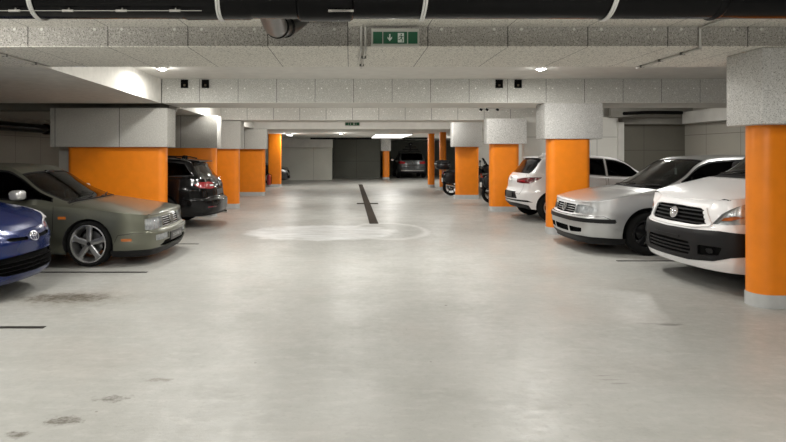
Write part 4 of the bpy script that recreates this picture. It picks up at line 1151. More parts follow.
beam('trim_2', -3.5, 9.2, 10.4, 11.5, 2.447, 3.0, M['aggB'], M['smooth'])
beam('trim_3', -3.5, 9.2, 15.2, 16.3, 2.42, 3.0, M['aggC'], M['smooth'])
beam('trim_4', -9.2, 9.2, 20.38, 21.3, 2.405, 3.0, M['smooth'], M['smooth'])
def soffit(name, y0, y1, z0, z1, mat):
    bm = bmesh.new(); prism(bm, [(y0, z0), (y1, z1), (y1, 2.95), (y0, 2.95)], -9.2, -3.5, lambda a, b, d: (d, a, b)); return struct(name, bm, mat)
M['soffit'] = plain('soffit_plaster', (.66, .645, .60), .85, noise=.08, nscale=9)
soffit('trim_5', 6.43, 10.38, 2.50, 2.44, M['soffit']); soffit('trim_6', 11.5, 15.2, 2.44, 2.42, M['soffit']); soffit('trim_7', 16.3, 20.38, 2.42, 2.42, M['soffit'])
struct('wall_left', boxbm(-9.4, -9.2, YB, YE, 0, 3.35), M['wall_y'])
struct('wall_right', boxbm(9.0, 9.4, YB, YE, 0, 3.35), M['wall_y'])
struct('wall_rear', boxbm(-9.4, 9.4, YB - .2, YB, 0, 3.35), M['conc'])
bm = bmesh.new(); box(bm, -9.2, -1.04, 32.3, 32.7, 0, 2.42); struct('wall_back', bm, M['wall_far'])
bm = bmesh.new(); box(bm, -4.0, -1.0, 31.9, 32.3, 1.86, 2.40, .01); struct('trim_8', bm, M['conc'])
struct('wall_end', boxbm(-9.2, 9.2, YE, YE + .2, 0, 3.35), M['shutter'])
struct('wall_side', boxbm(-1.24, -1.04, 32.7, YE, 0, 2.42), M['shutter'])
struct('door_1', boxbm(-1.0, 1.9, 35.2, 35.3, 0, 2.42), M['shutter'])
# cross wall on the right with its dark gateway
bm = bmesh.new(); box(bm, 4.62, 7.10, 14.85, 15.05, 0, 2.48); struct('wall_cross', bm, M['wall_x'])
bm = bmesh.new(); box(bm, 7.08, 7.24, 14.78, 15.1, 0, 2.34, .008); struct('trim_9', bm, M['conc'])
bm = bmesh.new(); box(bm, 7.24, 9.0, 14.86, 15.1, 2.29, 2.48, .006); struct('trim_10', bm, M['conc_dark_shaded'])
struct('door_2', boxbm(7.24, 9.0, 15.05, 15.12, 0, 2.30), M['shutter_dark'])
bm = bmesh.new(); box(bm, 6.85, 9.0, 14.70, 14.84, 2.47, 2.89, .006); struct('trim_11', bm, M['conc_dark_shaded'])  # dark colour paints in the unlit right stretch of the third beam
bm = bmesh.new(); box(bm, 8.72, 9.0, 6.6, 14.7, 2.29, 2.60, .006); struct('trim_12', bm, M['conc'])
bm = bmesh.new(); box(bm, 4.62, 9.0, 20.6, 20.8, 0, 2.42); struct('wall_cross', bm, M['wall_x'])
# left bays: beam and pipe high on the side wall
bm = bmesh.new(); box(bm, -9.2, -8.85, 10.45, 20.3, 2.30, 2.55, .006); struct('trim_13', bm, M['conc'])
bm = bmesh.new(); box(bm, -9.2, -5.4, 20.6, 20.8, 0, 2.42); struct('wall_cross', bm, M['wall_far'])

# ------------------------------------------------------------------ floor markings
M['line'] = plain('dark_line', (.025, .023, .02), .85, spec=.15)
for y, x0, x1 in ((4.84, -8.9, -2.64), (7.10, -8.9, -2.57), (9.33, -8.9, -2.52), (26.6, -5.2, -2.78), (7.85, 3.74, 8.8), (5.0, 4.4, 8.8)):
    struct('road_marking', boxbm(x0, x1, y - .028, y + .028, .0005, .004), M['line'])
# drain
M['drain'] = plain('drain_iron', (.035, .026, .018), .85, 0, noise=.4, nscale=30, spec=.15)
dr = empty('drain_channel', (.515, 12.07, 0)); tag(dr, 'long brown slotted drain channel running along the middle of the aisle floor', 'drain')
bm = bmesh.new()
for k in range(77):
    y = .02 + k * .2; box(bm, -.075, .075, y, y + .175, .002, .009)
link('grate', bm, M['drain'], dr)
bm = bmesh.new(); box(bm, -.095, -.075, 0, 15.43, .001, .011); box(bm, .075, .095, 0, 15.43, .001, .011); box(bm, -.095, .095, -.02, 0, .001, .011); link('drain_frame', bm, M['drain'], dr)
bm = bmesh.new(); box(bm, -.075, .075, 0, 15.4, .0005, .0015); link('drain_slot', bm, M['matte_black'], dr)
bm = bmesh.new(); box(bm, -.31, .33, 4.70, 4.98, .001, .012); link('cross_channel', bm, M['drain'], dr)

# ------------------------------------------------------------------ columns
def rr_poly(x0, x1, y0, y1, r, n=6):
    out = []
    for cx, cy, a0 in ((x1 - r, y1 - r, 0), (x0 + r, y1 - r, PI / 2), (x0 + r, y0 + r, PI), (x1 - r, y0 + r, 1.5 * PI)):
        for k in range(n + 1):
            a = a0 + PI / 2 * k / n; out.append((cx + r * math.cos(a), cy + r * math.sin(a)))
    return out
def column(x0, x1, y, label, cap=None, depth=.3, r=.12, top=2.42, group=None, base=.13, capmat=None):
    """front face at y; cap = (x0, x1, y0, y1, z0, z1)"""
    cx = (x0 + x1) / 2; root = empty('pillar', (cx, y + depth / 2, 0)); tag(root, label, 'pillar', group)
    z1 = cap[4] if cap else top
    fr = lambda a, b, d: (a - cx, b - y - depth / 2, d)
    bm = bmesh.new(); prism(bm, rr_poly(x0, x1, y, y + depth, r), base, z1 + .01, fr); link('shaft', bm, M['orange'], root, 35)
    bm = bmesh.new(); prism(bm, rr_poly(x0 - .006, x1 + .006, y - .006, y + depth + .006, r), 0, base, fr); link('plinth', bm, M['plinth'], root, 35)
    if cap:
        a0, a1, b0, b1, c0, c1 = cap
        bm = bmesh.new(); box(bm, a0 - cx, a1 - cx, b0 - y - depth / 2, b1 - y - depth / 2, c0, c1, .012, 2); link('capital', bm, capmat or M['cap'], root, 35)
    return root
column(3.97, 5.1, 5.42, 'nearest orange pillar with speckled capital, at right beside the white van', (3.855, 5.3, 5.235, 5.74, 1.782, 2.498), r=.14)
column(3.71, 4.50, 10.42, 'orange pillar standing between the silver hatchback and the white hatchback', (3.61, 4.69, 10.38, 10.88, 1.78, 2.446))
column(3.67, 4.43, 14.6, 'orange pillar just behind the tail of the white hatchback', (3.54, 4.58, 14.5, 14.84, 1.76, 2.418))
column(3.555, 4.33, 18.75, 'orange pillar with motorbikes seen on both sides of it', (3.42, 4.38, 18.6, 19.1, 1.74, 2.88))
column(3.50, 3.79, 25.0, 'slender orange pillar without capital, left one of the pair beside the motorbikes', None, .3, .1, 2.40)
column(3.75, 4.02, 23.3, 'slender orange pillar without capital directly behind the black top case of the motorbike', None, .3, .1, 2.40)
column(-5.35, -3.50, 10.55, 'broad orange pillar directly behind the hood of the green sedan', (-5.6, -3.41, 10.45, 10.95, 1.63, 2.36), capmat=M['capL'])
column(-5.1, -3.24, 13.45, 'orange pillar behind the tail of the black estate car', (-5.4, -3.18, 13.4, 13.85, 1.645, 2.42), capmat=M['capL'])
column(-4.6, -3.07, 15.4, 'orange pillar third from the near end of the left row, just past the black estate car', (-4.9, -2.99, 15.3, 15.8, 1.64, 2.415), capmat=M['capL'])
column(-4.7, -3.07, 20.15, 'orange pillar with capital just in front of the fire extinguisher', (-4.9, -2.98, 20.0, 20.37, 1.68, 2.40), capmat=M['capL'])
column(-3.72, -3.14, 25.4, 'tall flat orange pillar without capital beside the red fire extinguisher', None, .3, .05, 2.40)
column(1.93, 2.33, 33.0, 'small distant orange pillar with grey capital before the dark back wall', (1.82, 2.40, 32.9, 33.5, 1.68, 2.41))
struct('trim_14', boxbm(-5.72, -5.36, 11.0, 11.3, 0, 2.36), M['conc'])
struct('trim_15', boxbm(-9.1, -3.55, 11.0, 11.48, 2.37, 2.95), M['conc_dark_shaded'])  # dark slab paints in the shaded gap over the broad pillar's capital

# ------------------------------------------------------------------ big pipe and services overhead
pp = empty('hanging_pipe', (0, 3.2, 2.41)); tag(pp, 'thick glossy black pipe running across the ceiling at the very top', 'pipe')
bm = bmesh.new(); tube(bm, [(-4.5, 0, 0), (5, 0, 0)], .135, 40); link('pipe_run', bm, M['pipe'], pp, 60)
for x0, x1, r in ((-.95, -.56, .142), (-.30, .02, .15), (2.05, 2.10, .145)):
    bm = bmesh.new(); tube(bm, [(x0, 0, 0), (x0 + .02, 0, 0), (x0 + .021, 0, 0), (x1 - .021, 0, 0), (x1 - .02, 0, 0), (x1, 0, 0)], r, 40, radii=[.136, r, r, r, r, .136]); link('coupling', bm, M['pipe'], pp, 60)
for px in (29, 218, 427, 618):
    x = (px - VX) * 3.07 / F
    bm = bmesh.new(); n = 36
    for sx in (-.007, .007):
        tube(bm, [(x + sx + .012 * math.sin(2 * PI * k / n), .143 * math.cos(2 * PI * k / n), .143 * math.sin(2 * PI * k / n)) for k in range(n + 1)], .0065, 6, cap=False)
    box(bm, x - .02, x + .02, -.165, -.135, .01, .05, .004)
    tube(bm, [(x, 0, .14), (x, 0, .279)], .008, 8)
    link('pipe_clamp', bm, M['white_plastic'], pp, 50)
for a, b in ((-2.3, -.82), (-.1, .0)):  # thin steel lengths with short couplings along the pipe's front
    bm = bmesh.new(); tube(bm, [(a, -.105, -.118), (b, -.105, -.118)], .0022, 8)
    for q in range(5):
        xx = lerp(a, b, (q + .5) / 5); tube(bm, [(xx - .03, -.105, -.118), (xx + .03, -.105, -.118)], .007, 8)
        tube(bm, [(xx, -.105, -.118), (xx, -.085, -.095)], .004, 6)
    link('thin_rod', bm, M['steel'], pp, 50)
# banded branch dipping behind the pipe and going up into the ceiling recess
bm = bmesh.new(); tube(bm, [(-.48, .0, .03), (-.52, .45, .03), (-.56, .95, .05), (-.58, 1.25, .10), (-.56, 1.42, .14), (-.50, 1.52, .18), (-.44, 1.58, .24), (-.42, 1.60, .5), (-.42, 1.60, .8)], .085, 24)
eb = link('branch_pipe', bm, plain('dull_lead_pipe', (.10, .10, .095), .35, .6), pp, 60)
for p, q in (((-.572, 1.20, .09), (-.574, 1.235, .097)), ((-.545, 1.46, .15), (-.53, 1.48, .16)), ((-.44, 1.58, .24), (-.435, 1.585, .27))):
    bm = bmesh.new(); tube(bm, [p, q], .094, 24); link('band', bm, M['black'], eb, 60)
M['clip'] = plain('clip_grey', (.12, .12, .11), .5)
def conduit(pts, label, r=.014, clips=()):
    o = empty('ceiling_conduit', pts[0]); tag(o, label, 'conduit'); p0 = Vector(pts[0])
    bm = bmesh.new(); tube(bm, [Vector(p) - p0 for p in pts], r, 10); link('conduit_tube', bm, M['steel'], o, 60)
    for c in clips:
        bm = bmesh.new(); c = Vector(c) - p0; box(bm, c.x - .024, c.x + .024, c.y - .01, c.y + .01, c.z - .013, c.z + .014, .003); link('clip', bm, M['clip'], o)
    return o
conduit([(3.27, 4.3, 2.672), (3.26, 5.215, 2.672), (3.26, 5.215, 2.484), (3.29, 6.42, 2.484)], 'thin grey conduit on the ceiling at right, bent over the first beam', .014, [(3.27, 4.75, 2.672), (3.265, 5.5, 2.484), (3.27, 5.9, 2.484), (3.285, 6.3, 2.484)])
conduit([(-3.45, 5.3, 2.484), (-3.43, 6.42, 2.484)], 'thin grey conduit on the ceiling at upper left', .014, [(-3.45, 5.6, 2.484), (-3.435, 6.1, 2.484)])
cd = conduit([(.145, 5.215, 2.69), (.145, 5.215, 2.484), (.13, 6.42, 2.484)], 'pair of thin conduits running down the first beam beside the large exit sign', .012, [(.13, 6.2, 2.484), (.14, 5.7, 2.484)])
bm = bmesh.new(); tube(bm, [(-.04, 0, 0), (-.04, 0, -.206), (-.045, .7, -.206)], .012, 10); link('conduit_tube', bm, M['steel'], cd, 60)

# exit signs
M['green'] = plain('sign_green', (.006, .10, .045), .35)
M['sign_white'] = plain('sign_white', (.70, .76, .72), .4)
def exit_sign(loc, wd, ht, label, rods=0):
    o = empty('exit_sign', loc); tag(o, label, 'sign')
    bm = bmesh.new(); box(bm, -wd / 2, wd / 2, -.03, .03, -ht / 2, ht / 2, .006); link('housing', bm, plain('sign_frame', (.50, .50, .46), .45), o)
    hh = ht * .5 - ht * .13
    xs = [(-.46, -.27), (-.25, .245), (.265, .46)]
    bm = bmesh.new()
    for a, b in xs: box(bm, a * wd, b * wd, -.033, -.03, -hh, hh * .8)
    link('green_panel', bm, M['green'], o)
    y = (-.0345, -.0332)
    def P(poly, s, cx, cy):
        bm_ = P.bm; prism(bm_, [(cx + a * s, cy + b * s) for a, b in poly], y[0], y[1])
    P.bm = bmesh.new(); s = hh * .62; cz = -hh * .1
    P([(-.16, .9), (.16, .9), (.16, -.1), (.55, .25), (.55, -.15), (0, -.85), (-.55, -.15), (-.55, .25), (-.16, -.1)], s, -.115 * wd, cz)
    link('arrow', P.bm, M['sign_white'], o)
    P.bm = bmesh.new()
    P([(-.75, 1.15), (.75, 1.15), (.75, -1.15), (-.75, -1.15)], s, .115 * wd, cz)
    link('doorway', P.bm, M['sign_white'], o)
    y = (-.036, -.0346); P.bm = bmesh.new()
    def seg(x0, y0, x1, y1, t):
        d = Vector((x1 - x0, y1 - y0)).normalized(); n_ = Vector((-d.y, d.x)) * t
        P([(x0 + n_.x, y0 + n_.y), (x1 + n_.x, y1 + n_.y), (x1 - n_.x, y1 - n_.y), (x0 - n_.x, y0 - n_.y)], s, .115 * wd, cz)
    P([(.1 + .17 * math.cos(k * PI / 6), .78 + .17 * math.sin(k * PI / 6)) for k in range(12)], s, .115 * wd, cz)
    seg(.0, .5, .12, -.1, .14); seg(.02, .45, -.42, .3, .07); seg(-.42, .3, -.5, .0, .07); seg(.05, .45, .45, .15, .07); seg(.45, .15, .62, .35, .07)
    seg(.1, -.05, -.3, -.45, .09); seg(-.3, -.45, -.62, -.4, .08); seg(.12, -.1, .38, -.55, .09); seg(.38, -.55, .3, -1.0, .08)
    link('running_figure', P.bm, M['green'], o)
    if rods:
        for a in (-wd * .3, wd * .3):
            bm = bmesh.new(); tube(bm, [(a, 0, ht / 2), (a, 0, ht / 2 + rods)], .006, 6); link('hanger', bm, M['steel'], o)
    return o
exit_sign((.418, 5.196, 2.578), .445, .165, 'large green exit sign with down arrow on the first ceiling beam', 0)
exit_sign((.07, 17.0, 2.42), .46, .14, 'small distant green exit sign hanging under the farther beams', .40)

# black openings on the second beam
for px, lab in ((184.5, 'outer one of the two black vent boxes at the left end of the second beam'), (205.5, 'inner one of the two black vent boxes at the left end of the second beam'),
                (499.2, 'inner one of the two black vent boxes at the right part of the second beam'), (518, 'outer one of the two black vent boxes at the right part of the second beam')):
    x = (px - VX) * 10.38 / F; o = empty('vent_box', (x, 10.39, 2.80)); tag(o, lab, 'vent', 'black vent boxes on the second beam')
    bm = bmesh.new()
    for a in ((-.065, .065, .06, .075), (-.065, .065, -.075, -.06), (-.065, -.05, -.06, .06), (.05, .065, -.06, .06)): box(bm, a[0], a[1], -.03, .0, a[2], a[3])
    link('vent_frame', bm, M['matte_black'], o)
    bm = bmesh.new(); box(bm, -.05, .05, -.012, -.002, -.06, .06)
    link('vent_back', bm, M['matte_black'], o)
    bm = bmesh.new(); tube(bm, [(0, -.02, -.045), (0, -.02, -.01)], .018, 10); link('vent_plug', bm, plain('bronze', (.10, .075, .05), .5), o, 50)

# pipe bracket hanging below the ceiling behind the second beam
o = empty('pipe_bracket', (2.9, 12.3, 2.50)); tag(o, 'crooked light grey pipe with clamps hanging below the ceiling before the third beam', 'pipe')
bm = bmesh.new(); tube(bm, [(-.05, 0, .0), (.1, 0, -.015), (.3, 0, .005), (.5, 0, -.01), (.7, 0, .01), (.95, 0, .015)], .022, 10); link('bent_pipe', bm, M['white_plastic'], o, 60)
for x in (-.03, .1, .33):
    bm = bmesh.new(); tube(bm, [(x - .02, 0, -.01), (x + .035, 0, -.035)], .028, 10); link('clamp', bm, M['black'], o, 60)
for x in (.2, .8):
    bm = bmesh.new(); tube(bm, [(x, 0, .0), (x, 0, .393)], .006, 6); link('hanger', bm, M['steel'], o)

# pipes in the distance
def far_pipe(x0, x1, y, z, r, label):
    o = empty('hanging_pipe', ((x0 + x1) / 2, y, z)); tag(o, label, 'pipe'); h_ = (x1 - x0) / 2
    bm = bmesh.new(); tube(bm, [(-h_, 0, 0), (h_, 0, 0)], r, 12); link('pipe_run', bm, M['pipe'], o, 60)
    for k in range(3):
        x = lerp(-h_, h_, (k + .5) / 3); bm = bmesh.new(); tube(bm, [(x, 0, 0), (x, 0, max(.01, 2.42 - z))], .012, 6); link('hanger', bm, M['steel'], o)
far_pipe(-2.2, 1.25, 31.0, 2.36, .05, 'black pipe under the far ceiling, left of the bright ceiling light')
far_pipe(2.95, 4.6, 31.0, 2.37, .05, 'black pipe under the far ceiling, right of the bright ceiling light')
o = empty('wall_mounted_pipe', (-8.6, 15, 2.2)); tag(o, 'black pipe high along the left side wall behind the green sedan', 'pipe')
bm = bmesh.new(); tube(bm, [(0, -4.4, 0), (0, 5, 0)], .12, 20); link('pipe_run', bm, M['pipe'], o, 60)
bm = bmesh.new(); tube(bm, [(0, .8, 0), (0, 1.2, 0)], .15, 20); link('coupling', bm, M['pipe'], o, 60)
for q in (0, 3):
    bm = bmesh.new(); box(bm, -.25, 0, q - .02, q + .02, .08, .12); link('bracket', bm, M['steel'], o)
o = empty('hanging_pipe', (7.4, 14.1, 2.52)); tag(o, 'short black pipe under the dark ceiling above the silver hatchback roof', 'pipe')
bm = bmesh.new(); tube(bm, [(-.5, 0, 0), (.2, .3, .05), (1.2, .4, .05)], .045, 12); link('pipe_run', bm, M['pipe'], o, 60)

# fire extinguisher
fe = empty('wall_mounted_fire_extinguisher', (-3.66, 25.27, .10)); tag(fe, 'red fire extinguisher hung on the tall orange pillar at far left', 'fire extinguisher')
M['red'] = plain('extinguisher_red', (.30, .008, .01), .35, coat=.5)
bm = bmesh.new(); lathe(bm, [(0, 0), (.075, .005), (.085, .02), (.085, .38), (.07, .43), (.03, .455), (.03, .48), (0, .48)], 'z', 24); link('cylinder_body', bm, M['red'], fe, 40)
bm = bmesh.new(); box(bm, -.012, .012, -.09, .05, .50, .515); box(bm, -.012, .012, -.08, .05, .53, .545); tube(bm, [(0, 0, .47), (0, 0, .54)], .018, 8); link('valve_handle', bm, M['black'], fe)
bm = bmesh.new(); tube(bm, [(.02, 0, .49), (.10, 0, .47), (.12, 0, .35), (.11, 0, .10), (.10, 0, .05)], .013, 8); link('hose', bm, M['black'], fe, 60)
bm = bmesh.new(); box(bm, -.05, .05, .07, .125, .30, .33); link('wall_bracket', bm, M['steel'], fe)
# ------------------------------------------------------------------ motorbikes
def motorbike(loc, rz, label, case=True):
    """x runs from the tail (0) forward, standing on its wheels"""
    root = empty('motorbike', loc, rz); tag(root, label, 'motorcycle')
    for x, wd in ((.38, .15), (1.82, .11)):
        b = empty('wheel', (x, 0, .31)); b.parent = root
        bm = bmesh.new(); n = 36
        lathe(bm, [(.235, -wd * .35), (.27, -wd * .5), (.30, -wd * .36), (.312, 0), (.30, wd * .36), (.27, wd * .5), (.235, wd * .35), (.235, -wd * .35)], 'y', n); bmesh.ops.recalc_face_normals(bm, faces=bm.faces[:]); link('tyre', bm, M['tyre'], b, 40)
        bm = bmesh.new(); lathe(bm, [(.24, -.035), (.215, -.035), (.215, .035), (.24, .035), (.24, -.035)], 'y', n); lathe(bm, [(0, -.05), (.05, -.05), (.05, .05), (0, .05)], 'y', 16)
        for k in range(6):
            a = 2 * PI * k / 6; tube(bm, [(.04 * math.cos(a), 0, .04 * math.sin(a)), (.22 * math.cos(a), 0, .22 * math.sin(a))], .013, 6)
        bmesh.ops.recalc_face_normals(bm, faces=bm.faces[:]); link('rim', bm, M['black_rim'], b, 40)
        bm = bmesh.new(); lathe(bm, [(.07, .06), (.14, .06), (.14, .066), (.07, .066), (.07, .06)], 'y', 28); link('brake_disc', bm, M['brake'], b, 40)
    bm = bmesh.new()
    for s in (1, -1): tube(bm, [(1.82, .09 * s, .31), (1.66, .09 * s, .72), (1.56, .08 * s, .98)], .026, 10)
    link('front_fork', bm, M['steel'], root, 60)
    bm = bmesh.new()
    for s in (1, -1): tube(bm, [(.38, .10 * s, .31), (.62, .11 * s, .36), (.86, .10 * s, .42)], .026, 8)
    link('swingarm', bm, M['black_rim'], root, 60)
    bm = bmesh.new()
    for s in (1, -1):
        tube(bm, [(1.56, 0, .90), (1.3, .13 * s, .72), (1.0, .14 * s, .50), (.86, .12 * s, .42), (.80, .12 * s, .70), (.35, .10 * s, .80)], .02, 8)
    link('frame', bm, M['black_rim'], root, 60)
    bm = bmesh.new(); box(bm, .88, 1.32, -.15, .15, .26, .58, .05); ellipsoid(bm, (1.28, 0, .56), (.12, .12, .14), .6); ellipsoid(bm, (1.05, 0, .40), (.12, .20, .12), .7); link('engine', bm, plain('engine_grey', (.10, .10, .10), .4, .6), root, 40)
    bm = bmesh.new(); ellipsoid(bm, (1.22, 0, .86), (.30, .15, .15), .8); link('fuel_tank', bm, M['black_rim'], root, 60)
    bm = bmesh.new(); box(bm, .30, .95, -.13, .13, .78, .86, .035); ellipsoid(bm, (.50, 0, .87), (.22, .12, .05), .7); link('seat', bm, M['seat'], root, 40)
    bm = bmesh.new(); prism(bm, [(.08, .86), (.30, .90), (.55, .80), (.50, .66), (.30, .70), (.12, .78)], -.11, .11); link('tail_cowl', bm, M['black_rim'], root, 30)
    bm = bmesh.new(); box(bm, .06, .10, -.08, .08, .78, .84, .01); link('tail_lamp', bm, M['red_lamp'], root)
    bm = bmesh.new(); prism(bm, [(.16, .76), (.30, .70), (.10, .42), (.06, .44)], -.08, .08); link('rear_mudguard', bm, M['black'], root)
    bm = bmesh.new(); box(bm, .045, .06, -.10, .10, .50, .64); link('number_plate', bm, M['plate'], root)
    bm = bmesh.new(); tube(bm, [(1.3, -.12, .3), (.95, -.16, .24), (.7, -.17, .30), (.66, -.17, .31), (.15, -.19, .42)], .03, 12, radii=[.02, .022, .025, .045, .05]); link('exhaust', bm, M['chrome'], root, 60)
    bm = bmesh.new(); ellipsoid(bm, (1.66, 0, .95), (.17, .20, .17), .8); link('front_fairing', bm, M['black_rim'], root, 60)
    bm = bmesh.new(); ellipsoid(bm, (1.80, 0, .93), (.05, .09, .06), .9); link('headlamp', bm, M['lamp'], root, 60)
    bm = bmesh.new(); prism(bm, [(1.70, 1.06), (1.52, 1.36), (1.51, 1.355), (1.66, 1.06)], -.15, .15); link('windscreen', bm, M['dark_glass'], root)
    bm = bmesh.new(); tube(bm, [(1.42, .36, 1.02), (1.50, .22, 1.04), (1.54, 0, 1.02), (1.50, -.22, 1.04), (1.42, -.36, 1.02)], .014, 8)
    for s in (1, -1): tube(bm, [(1.43, .36 * s, 1.02), (1.47, .26 * s, 1.035)], .02, 8)
    link('handlebar', bm, M['black'], root, 60)
    for s in (1, -1):
        bm = bmesh.new(); tube(bm, [(1.50, .24 * s, 1.04), (1.50, .30 * s, 1.20)], .007, 6); ellipsoid(bm, (1.50, .33 * s, 1.23), (.02, .07, .045), .7); link('mirror', bm, M['black'], root, 60)
    bm = bmesh.new(); ellipsoid(bm, (1.84, 0, .52), (.26, .07, .14), .8); link('front_mudguard', bm, M['black_rim'], root, 60)
    bm = bmesh.new(); tube(bm, [(.95, .12, .30), (.98, .24, .02)], .012, 6); link('side_stand', bm, M['steel'], root)
    for s in (1, -1):
        bm = bmesh.new(); ellipsoid(bm, (.40, .25 * s, .66), (.33, .11, .21), .6); link('pannier', bm, M['black_rim'], root, 60)
    bm = bmesh.new(); prism(bm, [(.20, .74), (.62, .70), (.70, .45), (.50, .58), (.30, .62), (.16, .52)], -.09, .09); link('rear_hugger', bm, M['black'], root, 30)
    bm = bmesh.new(); box(bm, .04, .07, -.05, .05, .86, .90, .006); link('reflector', bm, M['red_lamp'], root)
    if case:
        bm = bmesh.new(); tube(bm, [(.5, .08, .84), (.05, .1, .92)], .012, 6); tube(bm, [(.5, -.08, .84), (.05, -.1, .92)], .012, 6); link('luggage_rack', bm, M['steel'], root)
        bm = bmesh.new(); ellipsoid(bm, (.08, 0, 1.07), (.27, .28, .135), .6); tc_ = link('top_case', bm, M['black_rim'], root, 60)
        bm = bmesh.new(); ellipsoid(bm, (.08, 0, 1.19), (.262, .272, .095), .8); link('case_lid', bm, M['black'], tc_, 60)
        bm = bmesh.new(); box(bm, -.205, -.18, -.18, .18, 1.13, 1.165, .008); link('reflector', bm, M['plate'], tc_)
    return root
motorbike((3.28, 20.25, 0), .0, 'black motorbike with rounded top case parked left of the orange pillar')
motorbike((3.92, 17.0, 0), .0, 'black motorbike without top case, seen in the gap between two orange pillars', False)

# ------------------------------------------------------------------ cars
def place(fn, name, loc, rz, label):
    r = empty('car' if name is None else name, loc, rz); tag(r, label, 'van' if name == 'van' else 'car'); fn(r); return r
place(blue_compact, 'car', (-3.36, 6.0, 0), PI, 'dark blue compact car at the left edge, parked nose out')
place(green_sedan, 'car', (-2.57, 8.25, 0), PI, 'greyish green sedan with silver five spoke wheels, parked nose out')
place(black_estate, 'car', (-2.68 - 4.6, 11.97, 0), 0, 'black estate car parked tail out behind the broad orange pillar')
place(dark_saloon, 'car', (-3.05, 28.4, 0), PI, 'small dark car at the far left, only its nose showing past an orange pillar')
sv = place(grey_suv, 'car', (3.83, 38.8, 0), -PI / 2, 'distant dark grey car with a roof rack, seen from behind at the back')
place(white_hatchback, 'car', (3.69 + 4.26, 13.1, 0), PI, 'white hatchback parked tail out between two orange pillars')
place(silver_hatchback, 'car', (3.42, 9.08, 0), 0, 'silver hatchback with black rims and black bumper strip')
place(white_van, 'van', (3.79, 6.72, 0), 0, 'white delivery van with black bumper beside the nearest orange pillar')
# rack on the far car
bm = bmesh.new()
for x in (2.3, 3.2): tube(bm, [(x, -.68, 1.5), (x, -.66, 1.66), (x, .66, 1.66), (x, .68, 1.5)], .018, 8)
for y in (-.45, 0, .45): tube(bm, [(2.0, y, 1.69), (3.7, y, 1.69)], .03, 8)
tube(bm, [(3.3, -.5, 1.80), (3.3, .5, 1.80)], .035, 8); tube(bm, [(3.3, -.35, 1.95), (3.3, .35, 1.95)], .035, 8); tube(bm, [(3.3, 0, 1.69), (3.3, 0, 2.15)], .04, 8)
link('roof_rack', bm, M['black'], sv, 50)
bm = bmesh.new(); ellipsoid(bm, (3.3, 0, 2.12), (.1, .13, .1), .8); link('rack_clamp', bm, M['black_rim'], sv, 60)

# ------------------------------------------------------------------ luminaires
WARM = (1.0, .98, .93)
LED = emitter('led_dome', WARM, 38)
def downlight(x, y, z, energy, label, r=.075, group='round ceiling downlights', glow=.45):
    o = empty('downlight', (x, y, z)); tag(o, label, 'ceiling light', group)
    bm = bmesh.new(); lathe(bm, [(r, 0), (r + .02, 0), (r + .02, -.03), (r, -.03), (r, 0)], 'z', 28); link('housing', bm, M['white_plastic'], o, 40)
    bm = bmesh.new(); lathe(bm, [(0, -.055), (r * .5, -.05), (r * .85, -.036), (r, -.02), (r, -.01), (0, -.01)], 'z', 28); link('diffuser', bm, LED, o, 60)
    p = bpy.data.lights.new('lamp_glow', 'POINT'); p.shadow_soft_size = .05; p.energy = energy * glow; p.color = WARM
    po = bpy.data.objects.new('lamp_glow', p); COL.objects.link(po); po.location = (0, 0, -.14); po.parent = o
    l = bpy.data.lights.new('lamp', 'AREA'); l.shape = 'DISK'; l.size = r * 2.4; l.energy = energy * .5; l.color = WARM
    lo = bpy.data.objects.new('lamp', l); COL.objects.link(lo); lo.location = (0, 0, -.065); lo.parent = o
    return o
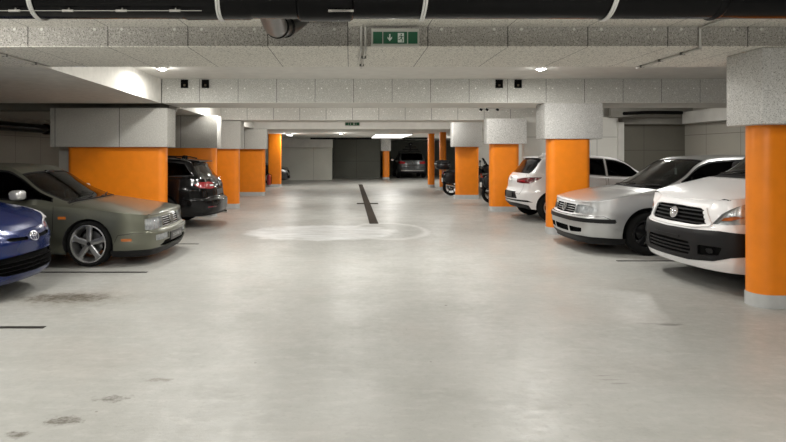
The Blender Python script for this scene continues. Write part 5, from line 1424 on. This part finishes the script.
def batten(x, y, z, lx, ly, energy, label, strength=9):
    o = empty('ceiling_light', (x, y, z - .003)); tag(o, label, 'ceiling light', 'ceiling batten lights')
    bm = bmesh.new(); box(bm, -lx / 2, lx / 2, -ly / 2, ly / 2, -.05, 0, .006); link('housing', bm, M['white_plastic'], o)
    bm = bmesh.new(); box(bm, -lx / 2 + .02, lx / 2 - .02, -ly / 2 + .02, ly / 2 - .02, -.08, -.045, .012); link('diffuser', bm, emitter('batten_diffuser', WARM, strength), o)
    p = bpy.data.lights.new('lamp_glow', 'POINT'); p.shadow_soft_size = .08; p.energy = energy * .6; p.color = WARM
    po = bpy.data.objects.new('lamp_glow', p); COL.objects.link(po); po.location = (0, 0, -.2); po.parent = o
    l = bpy.data.lights.new('lamp', 'AREA'); l.shape = 'RECTANGLE'; l.size = lx; l.size_y = ly; l.energy = energy * .6; l.color = WARM
    lo = bpy.data.objects.new('lamp', l); COL.objects.link(lo); lo.location = (0, 0, -.09); lo.parent = o
    return o
E = 1.0
downlight(-3.02, 9.0, 2.893, 80 * E, 'bright round downlight at the upper left, beside the left soffit', glow=.06)
downlight(3.07, 9.0, 2.893, 120 * E, 'bright round downlight at the upper right, above the silver hatchback', glow=.015)
for x, y, e in ((0, 7.3, 60), (-1.6, 7.6, 80), (2.3, 7.3, 50), (6.4, 7.6, 28), (6.6, 12.9, 50), (6.2, 18.0, 90)):  # unseen fill lights added to brighten the beam, soffit and right bays
    downlight(x, y, 2.893, e, 'unseen fill downlight added behind the near beams', group='added fill downlights behind the near beams')
downlight(5.9, 30.5, 2.42, 150, 'unseen fill downlight added over the back bay, behind a pillar capital', .06)  # added out of sight to brighten the distant car and its bay
for i, (x, y) in enumerate(((-2.9, 13.4), (.1, 13.4), (3.0, 13.4), (-2.6, 18.2), (0, 18.2), (2.7, 18.2))):
    downlight(x, y, 2.893, 62 * E, 'round ceiling downlight hidden between the far beams', group='downlights between the far beams')
downlight(-.4, 24.5, 2.42, 45 * E, 'small round downlight in the far ceiling below the distant exit sign', .06)
batten(1.93, 27.0, 2.42, 1.62, 5.0, 110 * E, 'wide bright ceiling light near the far end of the garage', 2.2)
batten(-2.72, 25.2, 2.42, .18, 1.3, 50 * E, 'small ceiling batten light beside the tall orange pillar at far left')
batten(3.3, 3.3, 2.69, .16, 1.2, 40, 'unseen fill batten added above the near aisle at right')  # extra unseen light added to brighten the nearest pillar's front
for x, y in ((-2.6, 1.0), (2.6, 1.0), (0, -1.5), (-3.4, 4.0)):
    batten(x, y, 2.69, 1.2, .16, 100 * E, 'unseen fill batten added above the near aisle at right')
